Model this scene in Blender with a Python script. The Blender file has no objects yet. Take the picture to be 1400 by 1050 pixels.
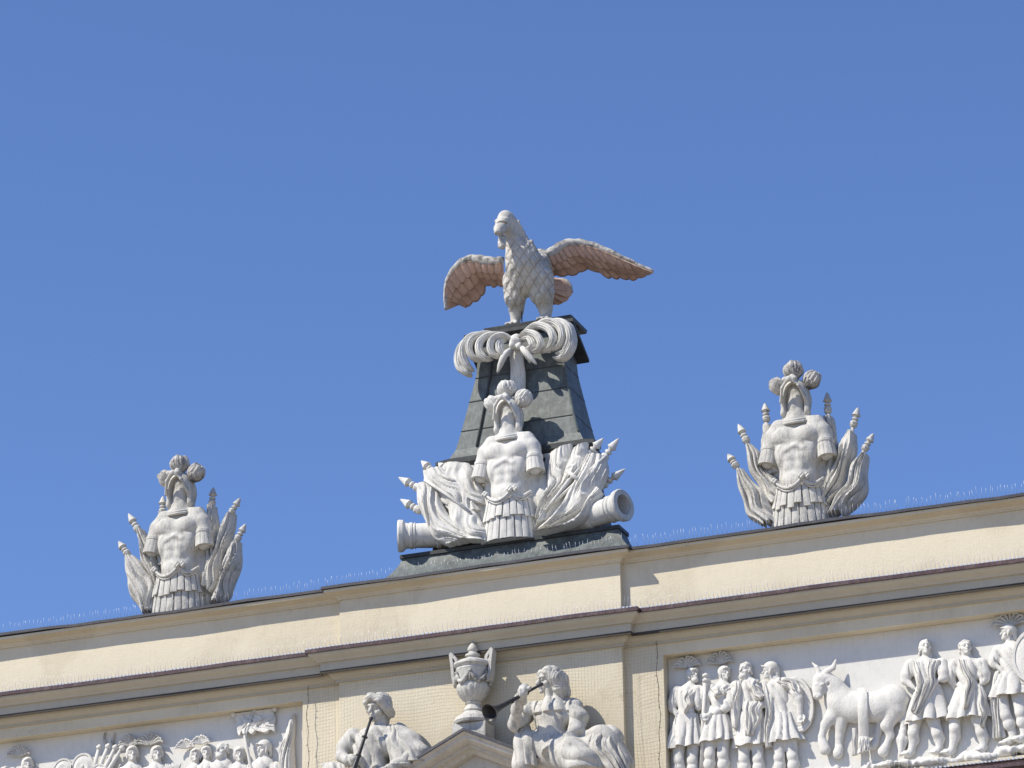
import bpy, math, random
import numpy as np
from mathutils import Vector, Matrix

# ------------------------------------------------------------------ camera, sky, sun, exposure
SC = bpy.context.scene
C = SC.collection
FPX, PW, PH = 4987.0, 1400.0, 1050.0
psi, th, rl = [math.radians(a) for a in (21.18, 21.46, 0.80)]
_s, _c, _S, _K = math.sin(psi), math.cos(psi), math.sin(th), math.cos(th)
CF = np.array([-_s*_K, _c*_K, _S]); _R = np.array([_c, _s, 0.0]); _U = np.cross(_R, CF)
CR = math.cos(rl)*_R - math.sin(rl)*_U
CU = math.sin(rl)*_R + math.cos(rl)*_U
CAM = np.array([15.9338, -39.9461, 1.5191])
cd = bpy.data.cameras.new('camera'); cam = bpy.data.objects.new('camera', cd); C.objects.link(cam)
cam.matrix_world = Matrix(((CR[0], CU[0], -CF[0], CAM[0]), (CR[1], CU[1], -CF[1], CAM[1]),
                           (CR[2], CU[2], -CF[2], CAM[2]), (0, 0, 0, 1)))
cd.sensor_width = 36.0; cd.lens = 36.0*FPX/PW; cd.clip_start = 0.5; cd.clip_end = 3000
SC.camera = cam

SUN_AZ, SUN_EL = math.radians(46), math.radians(47)      # azimuth measured left of the facade normal
SC.world = bpy.data.worlds.new('World'); SC.world.use_nodes = True
nt = SC.world.node_tree; nt.nodes.clear()
sky = nt.nodes.new('ShaderNodeTexSky'); sky.sky_type = 'NISHITA'; sky.sun_disc = False
sky.sun_elevation = SUN_EL
sky.sun_rotation = math.radians(180) + SUN_AZ
sky.altitude = 100; sky.air_density = 1.0; sky.dust_density = 0.0; sky.ozone_density = 6.0
bg = nt.nodes.new('ShaderNodeBackground'); bg.inputs[1].default_value = 0.108
wo = nt.nodes.new('ShaderNodeOutputWorld')
tint = nt.nodes.new('ShaderNodeMix'); tint.data_type = 'RGBA'; tint.blend_type = 'MULTIPLY'; tint.inputs[0].default_value = 1
tint.inputs[7].default_value = (.97, 1.0, 1.2, 1)
nt.links.new(sky.outputs[0], tint.inputs[6]); nt.links.new(tint.outputs[2], bg.inputs[0]); nt.links.new(bg.outputs[0], wo.inputs[0])
sl = bpy.data.lights.new('sun', 'SUN'); sl.energy = 4.7; sl.angle = math.radians(0.53); sl.color = (1, .935, .82)
so = bpy.data.objects.new('sun', sl); C.objects.link(so)
sd = Vector((math.sin(SUN_AZ)*math.cos(SUN_EL), math.cos(SUN_AZ)*math.cos(SUN_EL), -math.sin(SUN_EL)))
so.rotation_euler = sd.to_track_quat('-Z', 'Y').to_euler(); so.location = (-20, -20, 40)
SC.view_settings.view_transform = 'Standard'; SC.view_settings.look = 'None'
SC.view_settings.exposure = 0.3; SC.view_settings.gamma = 1; SC.view_settings.use_curve_mapping = False

def at(x, y, Y):
    """point of the plane at depth Y that photograph position (x, y) looks at"""
    d = CF + (x-700)/FPX*CR + (525-y)/FPX*CU
    return CAM + (Y-CAM[1])/d[1]*d
def crop(ox, oy, s):
    return lambda x, y, Y: at(ox+x/s, oy+y/s, Y)

# ------------------------------------------------------------------ materials
def _nodes(name):
    m = bpy.data.materials.new(name); m.use_nodes = True
    t = m.node_tree; b = t.nodes['Principled BSDF']
    tc = t.nodes.new('ShaderNodeTexCoord')
    return m, t, b, tc
def _noise(t, tc, scale, detail=6, rough=.6, stretch=None):
    n = t.nodes.new('ShaderNodeTexNoise'); n.inputs['Scale'].default_value = scale
    n.inputs['Detail'].default_value = detail; n.inputs['Roughness'].default_value = rough
    if stretch:
        mp = t.nodes.new('ShaderNodeMapping'); mp.inputs['Scale'].default_value = stretch
        t.links.new(tc.outputs['Object'], mp.inputs[0]); t.links.new(mp.outputs[0], n.inputs['Vector'])
    else: t.links.new(tc.outputs['Object'], n.inputs['Vector'])
    return n
def _ramp(t, src, a, b):
    r = t.nodes.new('ShaderNodeMapRange'); r.inputs[1].default_value = a; r.inputs[2].default_value = b
    r.clamp = True; t.links.new(src, r.inputs[0]); return r.outputs[0]
def _mix(t, f, a, b):
    m = t.nodes.new('ShaderNodeMix'); m.data_type = 'RGBA'
    if isinstance(f, float): m.inputs[0].default_value = f
    else: t.links.new(f, m.inputs[0])
    for s, v in ((6, a), (7, b)):
        if isinstance(v, tuple): m.inputs[s].default_value = (*v, 1)
        else: t.links.new(v, m.inputs[s])
    return m.outputs[2]
def _mul(t, a, k):
    m = t.nodes.new('ShaderNodeMath'); m.operation = 'MULTIPLY'; t.links.new(a, m.inputs[0])
    if isinstance(k, float): m.inputs[1].default_value = k
    else: t.links.new(k, m.inputs[1])
    return m.outputs[0]
def _bump(t, b, h, dist, strength=1.0):
    n = t.nodes.new('ShaderNodeBump'); n.inputs['Distance'].default_value = dist; n.inputs['Strength'].default_value = strength
    t.links.new(h, n.inputs['Height']); t.links.new(n.outputs[0], b.inputs['Normal'])
def weathered(name, base, tone, dirt, amount, streak, bump=.004, rough=.85, scale=1.0, lo=.5, hi=.75):
    m, t, b, tc = _nodes(name)
    big = _noise(t, tc, 1.6*scale, 5); fine = _noise(t, tc, 45*scale, 4); blot = _noise(t, tc, 7*scale, 8, .7)
    strk = _noise(t, tc, 1.0, 5, .65, (26*scale, 26*scale, 2.2*scale))
    c = _mix(t, _ramp(t, big.outputs[0], .35, .65), base, tone)
    c = _mix(t, _mul(t, _ramp(t, blot.outputs[0], lo, hi), float(amount)), c, dirt)
    c = _mix(t, _mul(t, _ramp(t, strk.outputs[0], .52, .75), float(streak)), c, dirt)
    t.links.new(c, b.inputs['Base Color']); b.inputs['Roughness'].default_value = rough
    b.inputs['Specular IOR Level'].default_value = .25
    add = t.nodes.new('ShaderNodeMath'); t.links.new(fine.outputs[0], add.inputs[0]); t.links.new(blot.outputs[0], add.inputs[1])
    _bump(t, b, add.outputs[0], bump)
    return m
M = {}
M['plaster'] = weathered('white_plaster', (.65, .635, .59), (.57, .56, .52), (.25, .245, .225), .45, .6)
M['stone'] = weathered('weathered_stone', (.56, .545, .50), (.47, .455, .415), (.15, .145, .13), .6, .7, .007)
M['grime'] = weathered('blackened_stone', (.54, .52, .48), (.42, .40, .37), (.085, .085, .08), .9, .8, .006, lo=.46, hi=.62)
M['relief'] = weathered('white_relief_paint', (.655, .64, .60), (.62, .605, .565), (.38, .37, .345), .5, .4, .006)
M['reliefbg'] = weathered('white_panel_paint', (.665, .655, .615), (.63, .62, .585), (.48, .47, .45), .4, .3, .003)
M['stucco'] = weathered('yellow_stucco', (.635, .57, .43), (.60, .535, .40), (.48, .41, .30), .45, .45, .004, lo=.48)
M['cornice'] = weathered('pale_cornice_paint', (.49, .45, .36), (.45, .415, .335), (.36, .33, .27), .4, .3, .003)
M['gable'] = weathered('grey_gable_paint', (.58, .55, .49), (.52, .49, .44), (.28, .26, .23), .5, .45, .003)
M['copper'] = weathered('patinated_copper', (.118, .130, .126), (.078, .086, .085), (.20, .235, .22), .65, .8, .003, .5, 1.3, .45, .7)
M['dark_copper'] = weathered('dark_copper', (.035, .037, .037), (.05, .052, .05), (.10, .12, .11), .4, .4, .002, .5)
M['slate'] = weathered('slate_sheet_metal', (.03, .03, .042), (.045, .045, .058), (.12, .12, .13), .4, .2, .002, .5)
M['maroon'] = weathered('maroon_sheet_metal', (.06, .03, .038), (.045, .027, .033), (.22, .17, .16), .5, .3, .002, .5)
M['bronze'] = weathered('dark_bronze', (.03, .03, .034), (.045, .044, .046), (.09, .09, .09), .5, .4, .002, .4)
M['salmon'] = weathered('rusty_salmon_paint', (.62, .43, .335), (.53, .355, .27), (.24, .165, .135), .6, .45, .005, scale=2.0)
def aged_wall(m):
    t = m.node_tree; b = t.nodes['Principled BSDF']; tc = next(n for n in t.nodes if n.type == 'TEX_COORD')
    src = b.inputs['Base Color'].links[0].from_socket
    vo = t.nodes.new('ShaderNodeTexVoronoi'); vo.feature = 'DISTANCE_TO_EDGE'; vo.inputs['Scale'].default_value = 1.15
    wn = _noise(t, tc, 3.5, 5); va = t.nodes.new('ShaderNodeVectorMath'); va.operation = 'MULTIPLY_ADD'
    t.links.new(wn.outputs['Color'], va.inputs[0]); va.inputs[1].default_value = (.5, .5, .5); t.links.new(tc.outputs['Object'], va.inputs[2]); t.links.new(va.outputs[0], vo.inputs['Vector'])
    ln = _ramp(t, vo.outputs['Distance'], .006, .0); ms = _ramp(t, _noise(t, tc, .9, 3).outputs[0], .52, .62)
    c = _mix(t, _mul(t, _mul(t, ln, ms), .8), src, (.36, .30, .21))
    patch = _ramp(t, _noise(t, tc, .55, 2, .4).outputs[0], .50, .53)
    c = _mix(t, _mul(t, patch, .5), c, (.70, .635, .49))
    t.links.new(c, b.inputs['Base Color'])
aged_wall(M['stucco'])
def seam_darkening(m):  # darkens the wings along feather seams, row ends and both edges
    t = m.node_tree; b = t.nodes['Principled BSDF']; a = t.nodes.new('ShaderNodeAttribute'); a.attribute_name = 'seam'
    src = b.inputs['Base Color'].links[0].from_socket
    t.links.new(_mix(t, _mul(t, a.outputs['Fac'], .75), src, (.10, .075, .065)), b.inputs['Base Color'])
seam_darkening(M['salmon'])
M['ground'] = weathered('pale_paving', (.37, .32, .25), (.33, .285, .225), (.25, .22, .18), .5, 0.0, .004)
def plain(name, col, rough=.5, metal=0.0):
    m, t, b, tc = _nodes(name); n = _noise(t, tc, 30, 3)
    t.links.new(_mix(t, n.outputs[0], col, tuple(v*.75 for v in col)), b.inputs['Base Color'])
    b.inputs['Roughness'].default_value = rough; b.inputs['Metallic'].default_value = metal
    return m
M['wire'] = plain('net_cord', (.20, .17, .125), .8)
M['shadow_line'] = plain('brown_shadow_line', (.060, .050, .040), .9)  # dark brown that paints in the shadow line below the cornice fascia
M['rope'] = plain('net_rope', (.09, .08, .07), .8)
M['needle'] = plain('spike_steel', (.62, .64, .68), .35, .3)
def feathered():
    m, t, b, tc = _nodes('carved_feathers')
    sep = t.nodes.new('ShaderNodeSeparateXYZ'); t.links.new(tc.outputs['Object'], sep.inputs[0])
    def lin(kx, kz, ky=0.0):
        a = t.nodes.new('ShaderNodeVectorMath'); a.operation = 'DOT_PRODUCT'
        t.links.new(tc.outputs['Object'], a.inputs[0]); a.inputs[1].default_value = (kx, ky, kz)
        f = t.nodes.new('ShaderNodeMath'); f.operation = 'PINGPONG'; t.links.new(a.outputs['Value'], f.inputs[0]); f.inputs[1].default_value = .5
        return f.outputs[0]
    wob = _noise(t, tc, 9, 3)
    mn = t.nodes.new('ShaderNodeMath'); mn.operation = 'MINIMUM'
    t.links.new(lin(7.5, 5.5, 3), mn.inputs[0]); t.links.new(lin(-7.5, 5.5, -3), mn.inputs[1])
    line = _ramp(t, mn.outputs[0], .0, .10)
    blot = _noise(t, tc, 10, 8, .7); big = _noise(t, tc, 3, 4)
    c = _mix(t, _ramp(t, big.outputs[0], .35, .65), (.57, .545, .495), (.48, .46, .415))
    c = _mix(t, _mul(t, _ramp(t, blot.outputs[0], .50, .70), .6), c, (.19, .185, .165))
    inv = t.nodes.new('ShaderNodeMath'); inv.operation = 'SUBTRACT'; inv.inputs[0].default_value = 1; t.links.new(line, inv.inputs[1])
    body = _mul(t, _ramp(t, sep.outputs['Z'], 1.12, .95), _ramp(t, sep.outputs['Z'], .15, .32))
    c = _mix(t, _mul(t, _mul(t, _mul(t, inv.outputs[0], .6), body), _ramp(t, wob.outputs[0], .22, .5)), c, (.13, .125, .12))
    t.links.new(c, b.inputs['Base Color']); b.inputs['Roughness'].default_value = .85; b.inputs['Specular IOR Level'].default_value = .25
    add = t.nodes.new('ShaderNodeMath'); add.operation = 'MULTIPLY_ADD'; t.links.new(blot.outputs[0], add.inputs[0]); add.inputs[1].default_value = .3
    t.links.new(_mul(t, mn.outputs[0], body), add.inputs[2])
    _bump(t, b, add.outputs[0], .05, .9)
    return m
M['feathers'] = feathered()

# ------------------------------------------------------------------ object helpers
WLOC = {}
def V3(p): return np.array(p, float)
def tag(o, label=None, cat=None, group=None, kind=None):
    for k, v in (('label', label), ('category', cat), ('group', group), ('kind', kind)):
        if v: o[k] = v
    return o
def thing(name, loc, label, cat, group=None):
    o = bpy.data.objects.new(name, None); C.objects.link(o); o.location = tuple(float(v) for v in loc)
    o.empty_display_size = .2; WLOC[o] = V3(loc)
    return tag(o, label, cat, group)
def link_mesh(name, me, mat, parent=None, smooth=True):
    o = bpy.data.objects.new(name, me); C.objects.link(o)
    me.materials.append(M[mat])
    if smooth:
        me.polygons.foreach_set('use_smooth', np.ones(len(me.polygons), bool))
    WLOC[o] = WLOC[parent] if parent is not None else np.zeros(3)
    if parent is not None: o.parent = parent
    return o
def np_mesh(name, v, q):
    me = bpy.data.meshes.new(name)
    me.vertices.add(len(v)); me.vertices.foreach_set('co', np.ascontiguousarray(v, dtype=np.float32).ravel())
    n = q.shape[1]
    me.loops.add(q.size); me.loops.foreach_set('vertex_index', np.ascontiguousarray(q, dtype=np.int32).ravel())
    me.polygons.add(len(q)); me.polygons.foreach_set('loop_start', np.arange(0, q.size, n, dtype=np.int32))
    me.update(calc_edges=True); me.validate(); return me
def frame(d):
    d = V3(d); d = d/np.linalg.norm(d)
    a = np.array([0, 0, 1.]) if abs(d[2]) < .9 else np.array([1., 0, 0])
    x = np.cross(a, d); x /= np.linalg.norm(x); return x, np.cross(d, x), d
def spline(pts, n):
    """Catmull-Rom resampling of a polyline to n points"""
    p = [V3(q) for q in pts]
    if len(p) == 2: return np.array([p[0]+(p[1]-p[0])*t for t in np.linspace(0, 1, n)])
    p = [2*p[0]-p[1]]+p+[2*p[-1]-p[-2]]; m = len(p)-3; out = []
    for t in np.linspace(0, m-1e-9, n):
        i = int(t); f = t-i; a, b, c, d = p[i:i+4]
        out.append(.5*((2*b)+(c-a)*f+(2*a-5*b+4*c-d)*f*f+(3*b-a-3*c+d)*f**3))
    return np.array(out)
class MB:
    def __init__(s): s.v, s.f = [], []
    def add(s, v, f):
        o = len(s.v); s.v += [tuple(map(float, p)) for p in v]; s.f += [tuple(i+o for i in q) for q in f]; return s
    def box(s, lo, hi):
        x0, y0, z0 = lo; x1, y1, z1 = hi
        return s.add([(x0,y0,z0),(x1,y0,z0),(x1,y1,z0),(x0,y1,z0),(x0,y0,z1),(x1,y0,z1),(x1,y1,z1),(x0,y1,z1)],
                     [(3,2,1,0),(4,5,6,7),(0,1,5,4),(1,2,6,5),(2,3,7,6),(3,0,4,7)])
    def hexa(s, b, t):
        return s.add(list(b)+list(t), [(3,2,1,0),(4,5,6,7),(0,1,5,4),(1,2,6,5),(2,3,7,6),(3,0,4,7)])
    def tube(s, path, rad, seg=8, flat=None):
        path = np.array(path, float); n = len(path)
        r = np.interp(np.linspace(0, 1, n), np.linspace(0, 1, len(rad)), rad) if hasattr(rad, '__len__') else np.full(n, rad)
        tan = np.gradient(path, axis=0); vs = []; fs = []
        x, y, _ = frame(tan[0])
        for i in range(n):
            d = tan[i]/(np.linalg.norm(tan[i])+1e-9)
            x = x-d*(x@d); x /= np.linalg.norm(x)+1e-9; y = np.cross(d, x)
            for k in range(seg):
                a = 2*math.pi*k/seg; vs.append(path[i]+r[i]*(math.cos(a)*x+math.sin(a)*y))
        for i in range(n-1):
            for k in range(seg):
                k2 = (k+1) % seg; fs.append((i*seg+k, i*seg+k2, (i+1)*seg+k2, (i+1)*seg+k))
        fs.append(tuple(range(seg))[::-1]); fs.append(tuple((n-1)*seg+k for k in range(seg)))
        return s.add(vs, fs)
    def lathe(s, prof, org=(0, 0, 0), axis=(0, 0, 1), seg=32, sx=1, sy=1, mod=None):
        """prof: (radius, height) pairs along axis"""
        x, y, d = frame(axis); vs = []; fs = []; n = len(prof)
        if abs(d[2]) > .999: x, y = np.array([1., 0, 0]), np.array([0, 1., 0])*np.sign(d[2])
        for r, h in prof:
            for k in range(seg):
                a = 2*math.pi*k/seg; rr = r*(mod(a, h) if mod else 1)
                vs.append(V3(org)+d*h+rr*(sx*math.cos(a)*x+sy*math.sin(a)*y))
        for i in range(n-1):
            for k in range(seg):
                k2 = (k+1) % seg; fs.append((i*seg+k, i*seg+k2, (i+1)*seg+k2, (i+1)*seg+k))
        fs.append(tuple(range(seg))[::-1]); fs.append(tuple((n-1)*seg+k for k in range(seg)))
        return s.add(vs, fs)
    def sheet(s, G, B):
        """closed shell between a front grid G[i][j] and a back grid B[i][j]"""
        G = np.array(G); B = np.array(B); n, m = G.shape[:2]; N = n*m
        f = []
        for i in range(n-1):
            for j in range(m-1):
                a, b, c, d = i*m+j, i*m+j+1, (i+1)*m+j+1, (i+1)*m+j
                f.append((a, b, c, d)); f.append((N+d, N+c, N+b, N+a))
        rim = [j for j in range(m)]+[i*m+m-1 for i in range(1, n)]+[(n-1)*m+j for j in range(m-2, -1, -1)]+[i*m for i in range(n-2, 0, -1)]
        for k in range(len(rim)):
            a, b = rim[k], rim[(k+1) % len(rim)]; f.append((b, a, N+a, N+b))
        return s.add(list(G.reshape(-1, 3))+list(B.reshape(-1, 3)), f)
    def build(s, name, mat, parent=None, smooth=True, local=False, sharp=None):
        w = np.zeros(3) if (parent is None or local) else WLOC[parent]
        me = bpy.data.meshes.new(name); me.from_pydata([tuple(V3(p)-w) for p in s.v], [], s.f); me.update()
        import bmesh
        bm = bmesh.new(); bm.from_mesh(me); bmesh.ops.recalc_face_normals(bm, faces=bm.faces); bm.to_mesh(me); bm.free()
        o = link_mesh(name, me, mat, parent, smooth)
        if smooth and sharp: me.set_sharp_from_angle(angle=math.radians(sharp))
        return o

# ------------------------------------------------------------------ sculpting: distance field on a grid + surface nets
class Clay:
    def __init__(s, lo, hi, h):
        s.lo, s.h = V3(lo), h; s.n = np.maximum(np.ceil((V3(hi)-s.lo)/h).astype(int)+1, 4)
        s.d = np.full(s.n, .5, np.float32)
    def win(s, a, b):
        i0 = np.clip(np.floor((V3(a)-s.lo)/s.h).astype(int), 0, s.n); i1 = np.clip(np.ceil((V3(b)-s.lo)/s.h).astype(int)+1, 0, s.n)
        if (i1 <= i0).any(): return None, None
        ax = [s.lo[k]+s.h*np.arange(i0[k], i1[k]) for k in range(3)]
        g = np.stack(np.meshgrid(*ax, indexing='ij'), -1)
        return tuple(slice(i0[k], i1[k]) for k in range(3)), g
    def put(s, sl, d, k, op):
        a = s.d[sl]
        if op == 'sub':
            a, d = -a, d
        if k > 0:
            h = np.clip(.5+.5*(a-d)/k, 0, 1); r = a*(1-h)+d*h-k*h*(1-h)
        else: r = np.minimum(a, d)
        s.d[sl] = -r if op == 'sub' else r
        return s
    def ell(s, c, r, k=.03, rot=None, op='add'):
        c = V3(c); r = V3(r) if hasattr(r, '__len__') else np.full(3, float(r)); m = r.max()+k+3*s.h
        sl, g = s.win(c-m, c+m)
        if sl is None: return s
        p = g-c
        if rot is not None: p = p@np.array(rot)      # columns = local axes
        k0 = np.linalg.norm(p/r, axis=-1); k1 = np.linalg.norm(p/(r*r), axis=-1)+1e-9
        return s.put(sl, k0*(k0-1)/k1, k, op)
    def cone(s, a, b, ra, rb=None, k=.03, op='add'):
        a, b = V3(a), V3(b); rb = ra if rb is None else rb; m = max(ra, rb)+k+3*s.h
        sl, g = s.win(np.minimum(a, b)-m, np.maximum(a, b)+m)
        if sl is None: return s
        ab = b-a; t = np.clip(((g-a)@ab)/(ab@ab+1e-12), 0, 1)
        return s.put(sl, np.linalg.norm(g-a-t[..., None]*ab, axis=-1)-(ra+t*(rb-ra)), k, op)
    def chain(s, pts, rad, k=.03, op='add'):
        for i in range(len(pts)-1): s.cone(pts[i], pts[i+1], rad[i], rad[i+1], k, op)
        return s
    def box(s, c, hs, r=.01, k=.02, rot=None, op='add'):
        c, hs = V3(c), V3(hs); m = np.linalg.norm(hs)+k+3*s.h
        sl, g = s.win(c-m, c+m)
        if sl is None: return s
        p = g-c
        if rot is not None: p = p@np.array(rot)
        q = np.abs(p)-(hs-r)
        return s.put(sl, np.linalg.norm(np.maximum(q, 0), axis=-1)+np.minimum(q.max(-1), 0)-r, k, op)
    def wave(s, fn, lo=None, hi=None):
        sl, g = s.win(lo if lo is not None else s.lo, hi if hi is not None else s.lo+s.h*s.n)
        if sl is not None: s.d[sl] += fn(g[..., 0], g[..., 1], g[..., 2]).astype(np.float32)
        return s
    def mesh(s, name):
        d = s.d.astype(np.float64)
        for ax in range(3):                              # close at the box
            for e in (0, -1):
                ix = [slice(None)]*3; ix[ax] = e; d[tuple(ix)] = np.maximum(d[tuple(ix)], s.h*.5)
        ins = d < 0; n = s.n
        cn = np.zeros(n-1, int)
        for i in (0, 1):
            for j in (0, 1):
                for k in (0, 1): cn += ins[i:n[0]-1+i, j:n[1]-1+j, k:n[2]-1+k]
        idx = np.argwhere((cn > 0) & (cn < 8)); vid = np.full(n-1, -1); vid[tuple(idx.T)] = np.arange(len(idx))
        acc = np.zeros((len(idx), 3)); cnt = np.zeros(len(idx))
        for ax in range(3):
            o = [a for a in range(3) if a != ax]
            for i in (0, 1):
                for j in (0, 1):
                    a = idx.copy(); a[:, o[0]] += i; a[:, o[1]] += j; b = a.copy(); b[:, ax] += 1
                    da, db = d[tuple(a.T)], d[tuple(b.T)]; cr = (da < 0) != (db < 0)
                    t = np.where(cr, da/np.where(cr, da-db, 1), 0)
                    p = a.astype(float); p[:, ax] += t
                    acc[cr] += p[cr]; cnt[cr] += 1
        v = s.lo+s.h*(acc/np.maximum(cnt, 1)[:, None]); Q = []
        for ax in range(3):
            o = [(ax+1) % 3, (ax+2) % 3]
            sa = [slice(None)]*3; sb = [slice(None)]*3; sa[ax] = slice(0, -1); sb[ax] = slice(1, None)
            e = ins[tuple(sa)] != ins[tuple(sb)]; E = np.argwhere(e)
            E = E[(E[:, o[0]] > 0) & (E[:, o[1]] > 0) & (E[:, o[0]] < n[o[0]]-1) & (E[:, o[1]] < n[o[1]]-1)]
            q = []
            for i, j in ((0, 0), (1, 0), (1, 1), (0, 1)):
                c2 = E.copy(); c2[:, o[0]] -= 1-i; c2[:, o[1]] -= 1-j; q.append(vid[tuple(c2.T)])
            q = np.stack(q, 1); fl = ~ins[tuple(E.T)]; q[fl] = q[fl][:, ::-1]; Q.append(q)
        q = np.concatenate(Q); q = q[(q >= 0).all(1)]
        return np_mesh(name, v, q)
    def build(s, name, mat, parent=None, local=False):
        me = s.mesh(name)
        if parent is not None and not local:
            w = WLOC[parent]; me.transform(Matrix.Translation(-Vector(w)))
        return link_mesh(name, me, mat, parent)

def unit0(v): return v/(np.linalg.norm(v)+1e-9)
def fold(x, k=1.0):
    """rounded ridges with narrow valleys, period 1, range 0..1"""
    return np.abs(np.sin(np.pi*x))**k
def drape(name, L, R, mat, parent, nf=5, amp=.03, thick=.05, seed=0, bulge=.03, spread=.35, nv=36, local=False, hem=.015):
    """folded cloth between two edge lines, running top to bottom, with real thickness"""
    rg = random.Random(seed); nu = max(nf*9, 20)
    L, R = spline(L, nv), spline(R, nv); ph = [rg.uniform(0, 6.3) for _ in range(6)]
    G = np.zeros((nv, nu, 3)); Bk = np.zeros((nv, nu, 3))
    tan = np.gradient((L+R)/2, axis=0)
    for i in range(nv):
        v = i/(nv-1); wv_ = amp*.2*math.sin(math.pi*v); e_ = unit0(R[i]-L[i]); L[i] = L[i]+e_*wv_*math.sin(11*v+ph[3]); R[i] = R[i]+e_*wv_*math.sin(10*v+ph[4])
        du = R[i]-L[i]; n = np.cross(du, tan[i]); n /= np.linalg.norm(n)+1e-9
        if n[1] > 0: n = -n
        n = n*.7+np.array([0, -1, 0])*.3
        for j in range(nu):
            u = j/(nu-1)
            w = u+spread/nf*math.sin(2.2*v*3+ph[0]+u*2)+.5*spread/nf*math.sin(9*v+ph[1]+5*u)
            f1 = float(fold(nf*w+ph[2], .8)); f2 = float(fold(nf*.53*w+ph[3]+.6*v, 1.2)); f3 = float(fold(nf*1.9*w+ph[4]-.9*v, 1.0))
            e = min(1, 4*u, 4*(1-u))**.5*(.35+.65*min(1, 2.5*v))
            h = amp*(f1*.6+f2*.6+f3*.25)*e+bulge*math.sin(math.pi*u)
            p = L[i]+du*u
            if v > .85: p = p+tan[i]/(np.linalg.norm(tan[i])+1e-9)*hem*(f1-.5)*(v-.85)/.15
            G[i, j] = p+n*h; Bk[i, j] = p-n*thick
    mb = MB(); mb.sheet(G, Bk)
    return mb.build(name, mat, parent, True, local, 50)

# ------------------------------------------------------------------ ground and building shell
g = MB().add([(-900, -900, 0), (900, -900, 0), (900, 900, 0), (-900, 900, 0)], [(0, 1, 2, 3)])
tag(g.build('ground', 'ground', None, False), kind='structure')

palace = thing('palace_building', (0, 0, 0), 'yellow stucco palace front with pale cornice, parapet and a small gable', 'building')
HB, PR, XE = 1.87, .09, 26.0            # half width of the centre bay, its projection, half length of the front
def plan(p):                            # plan line of the front at projection p
    return [(-XE, -p), (-HB-p, -p), (-HB-p, -PR-p), (HB+p, -PR-p), (HB+p, -p), (XE, -p)]
def sweep(prof, name, mat, parent, sharp=35, wob=0):
    mb = MB(); n = len(prof); m = 6
    segs = []
    for p, z in prof: segs.append(plan(p))
    # subdivide the long runs so sheet-metal edges may waver
    vs = []; rows = []
    for i, (p, z) in enumerate(prof):
        row = []
        pl = plan(p)
        for a, b, k in zip(pl[:-1], pl[1:], (68, 1, 11, 1, 68) if wob else (1,)*5):
            for q in range(k):
                t = q/k; x = a[0]+(b[0]-a[0])*t; y = a[1]+(b[1]-a[1])*t
                row.append((x, y+(wob*.7*math.sin(x*2.3+1) if wob and p > .1 else 0), z+(wob*(math.sin(x*1.7)+.6*math.sin(x*4.1+2)+.4*math.sin(x*9.3)) if wob and p > .1 else 0)))
        row.append((*pl[-1], z)); rows.append(row)
    w = len(rows[0])
    for r in rows: vs += r
    fs = [(i*w+j, i*w+j+1, (i+1)*w+j+1, (i+1)*w+j) for i in range(n-1) for j in range(w-1)]
    fs += [tuple(i*w for i in range(n))[::-1], tuple(i*w+w-1 for i in range(n))]
    mb.add(vs, fs); return mb.build(name, mat, parent, True, False, sharp)
ZP0, ZP1 = 12.73, 14.55                 # relief panel opening
PX0, PX1 = 2.36, 9.6
REC = .18
# wall: parapet and centre bay from the plan line, side bays cut for the relief panels
w = MB()
def strip(mb, pts, z0, z1):
    v = []; f = []
    for x, y in pts: v += [(x, y, z0), (x, y, z1)]
    for i in range(len(pts)-1): f.append((2*i, 2*i+2, 2*i+3, 2*i+1))
    mb.add(v, f)
strip(w, plan(0), ZP1, 15.90)
strip(w, [(-PX0-.05, 0), (-HB, 0), (-HB, -PR), (HB, -PR), (HB, 0), (PX0, 0)], ZP0, ZP1)
strip(w, plan(0), 0, ZP0)
for s, a in ((1, PX0), (-1, PX0+.05)):
    strip(w, [(s*PX1, 0), (s*XE, 0)], ZP0, ZP1)
    x0, x1 = s*a, s*PX1
    w.add([(x0, 0, ZP0), (x0, 0, ZP1), (x0, REC+.02, ZP1), (x0, REC+.02, ZP0)], [(0, 1, 2, 3)])
    w.add([(x1, 0, ZP0), (x1, 0, ZP1), (x1, REC+.02, ZP1), (x1, REC+.02, ZP0)], [(0, 1, 2, 3)])
    w.add([(x0, 0, ZP1), (x1, 0, ZP1), (x1, REC+.02, ZP1), (x0, REC+.02, ZP1)], [(0, 1, 2, 3)])
    w.add([(x0, 0, ZP0), (x1, 0, ZP0), (x1, REC+.02, ZP0), (x0, REC+.02, ZP0)], [(0, 1, 2, 3)])
w.add([(-XE, 0, 15.9), (-XE, 8, 15.9), (-XE, 8, 0), (-XE, 0, 0)], [(0, 1, 2, 3)])
w.add([(XE, 0, 15.9), (XE, 8, 15.9), (XE, 8, 0), (XE, 0, 0)], [(0, 1, 2, 3)])
w.add([(-XE, 8, 15.9), (XE, 8, 15.9), (XE, 8, 0), (-XE, 8, 0)], [(0, 1, 2, 3)])
w.build('wall', 'stucco', palace, False)
r = MB().add([(-XE, .02, 15.9), (XE, .02, 15.9), (XE, .6, 16.02), (-XE, .6, 16.02), (-XE, 8, 16.0), (XE, 8, 16.0)], [(0, 1, 2, 3), (3, 2, 5, 4)])
r.build('roof', 'slate', palace, False)
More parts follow.
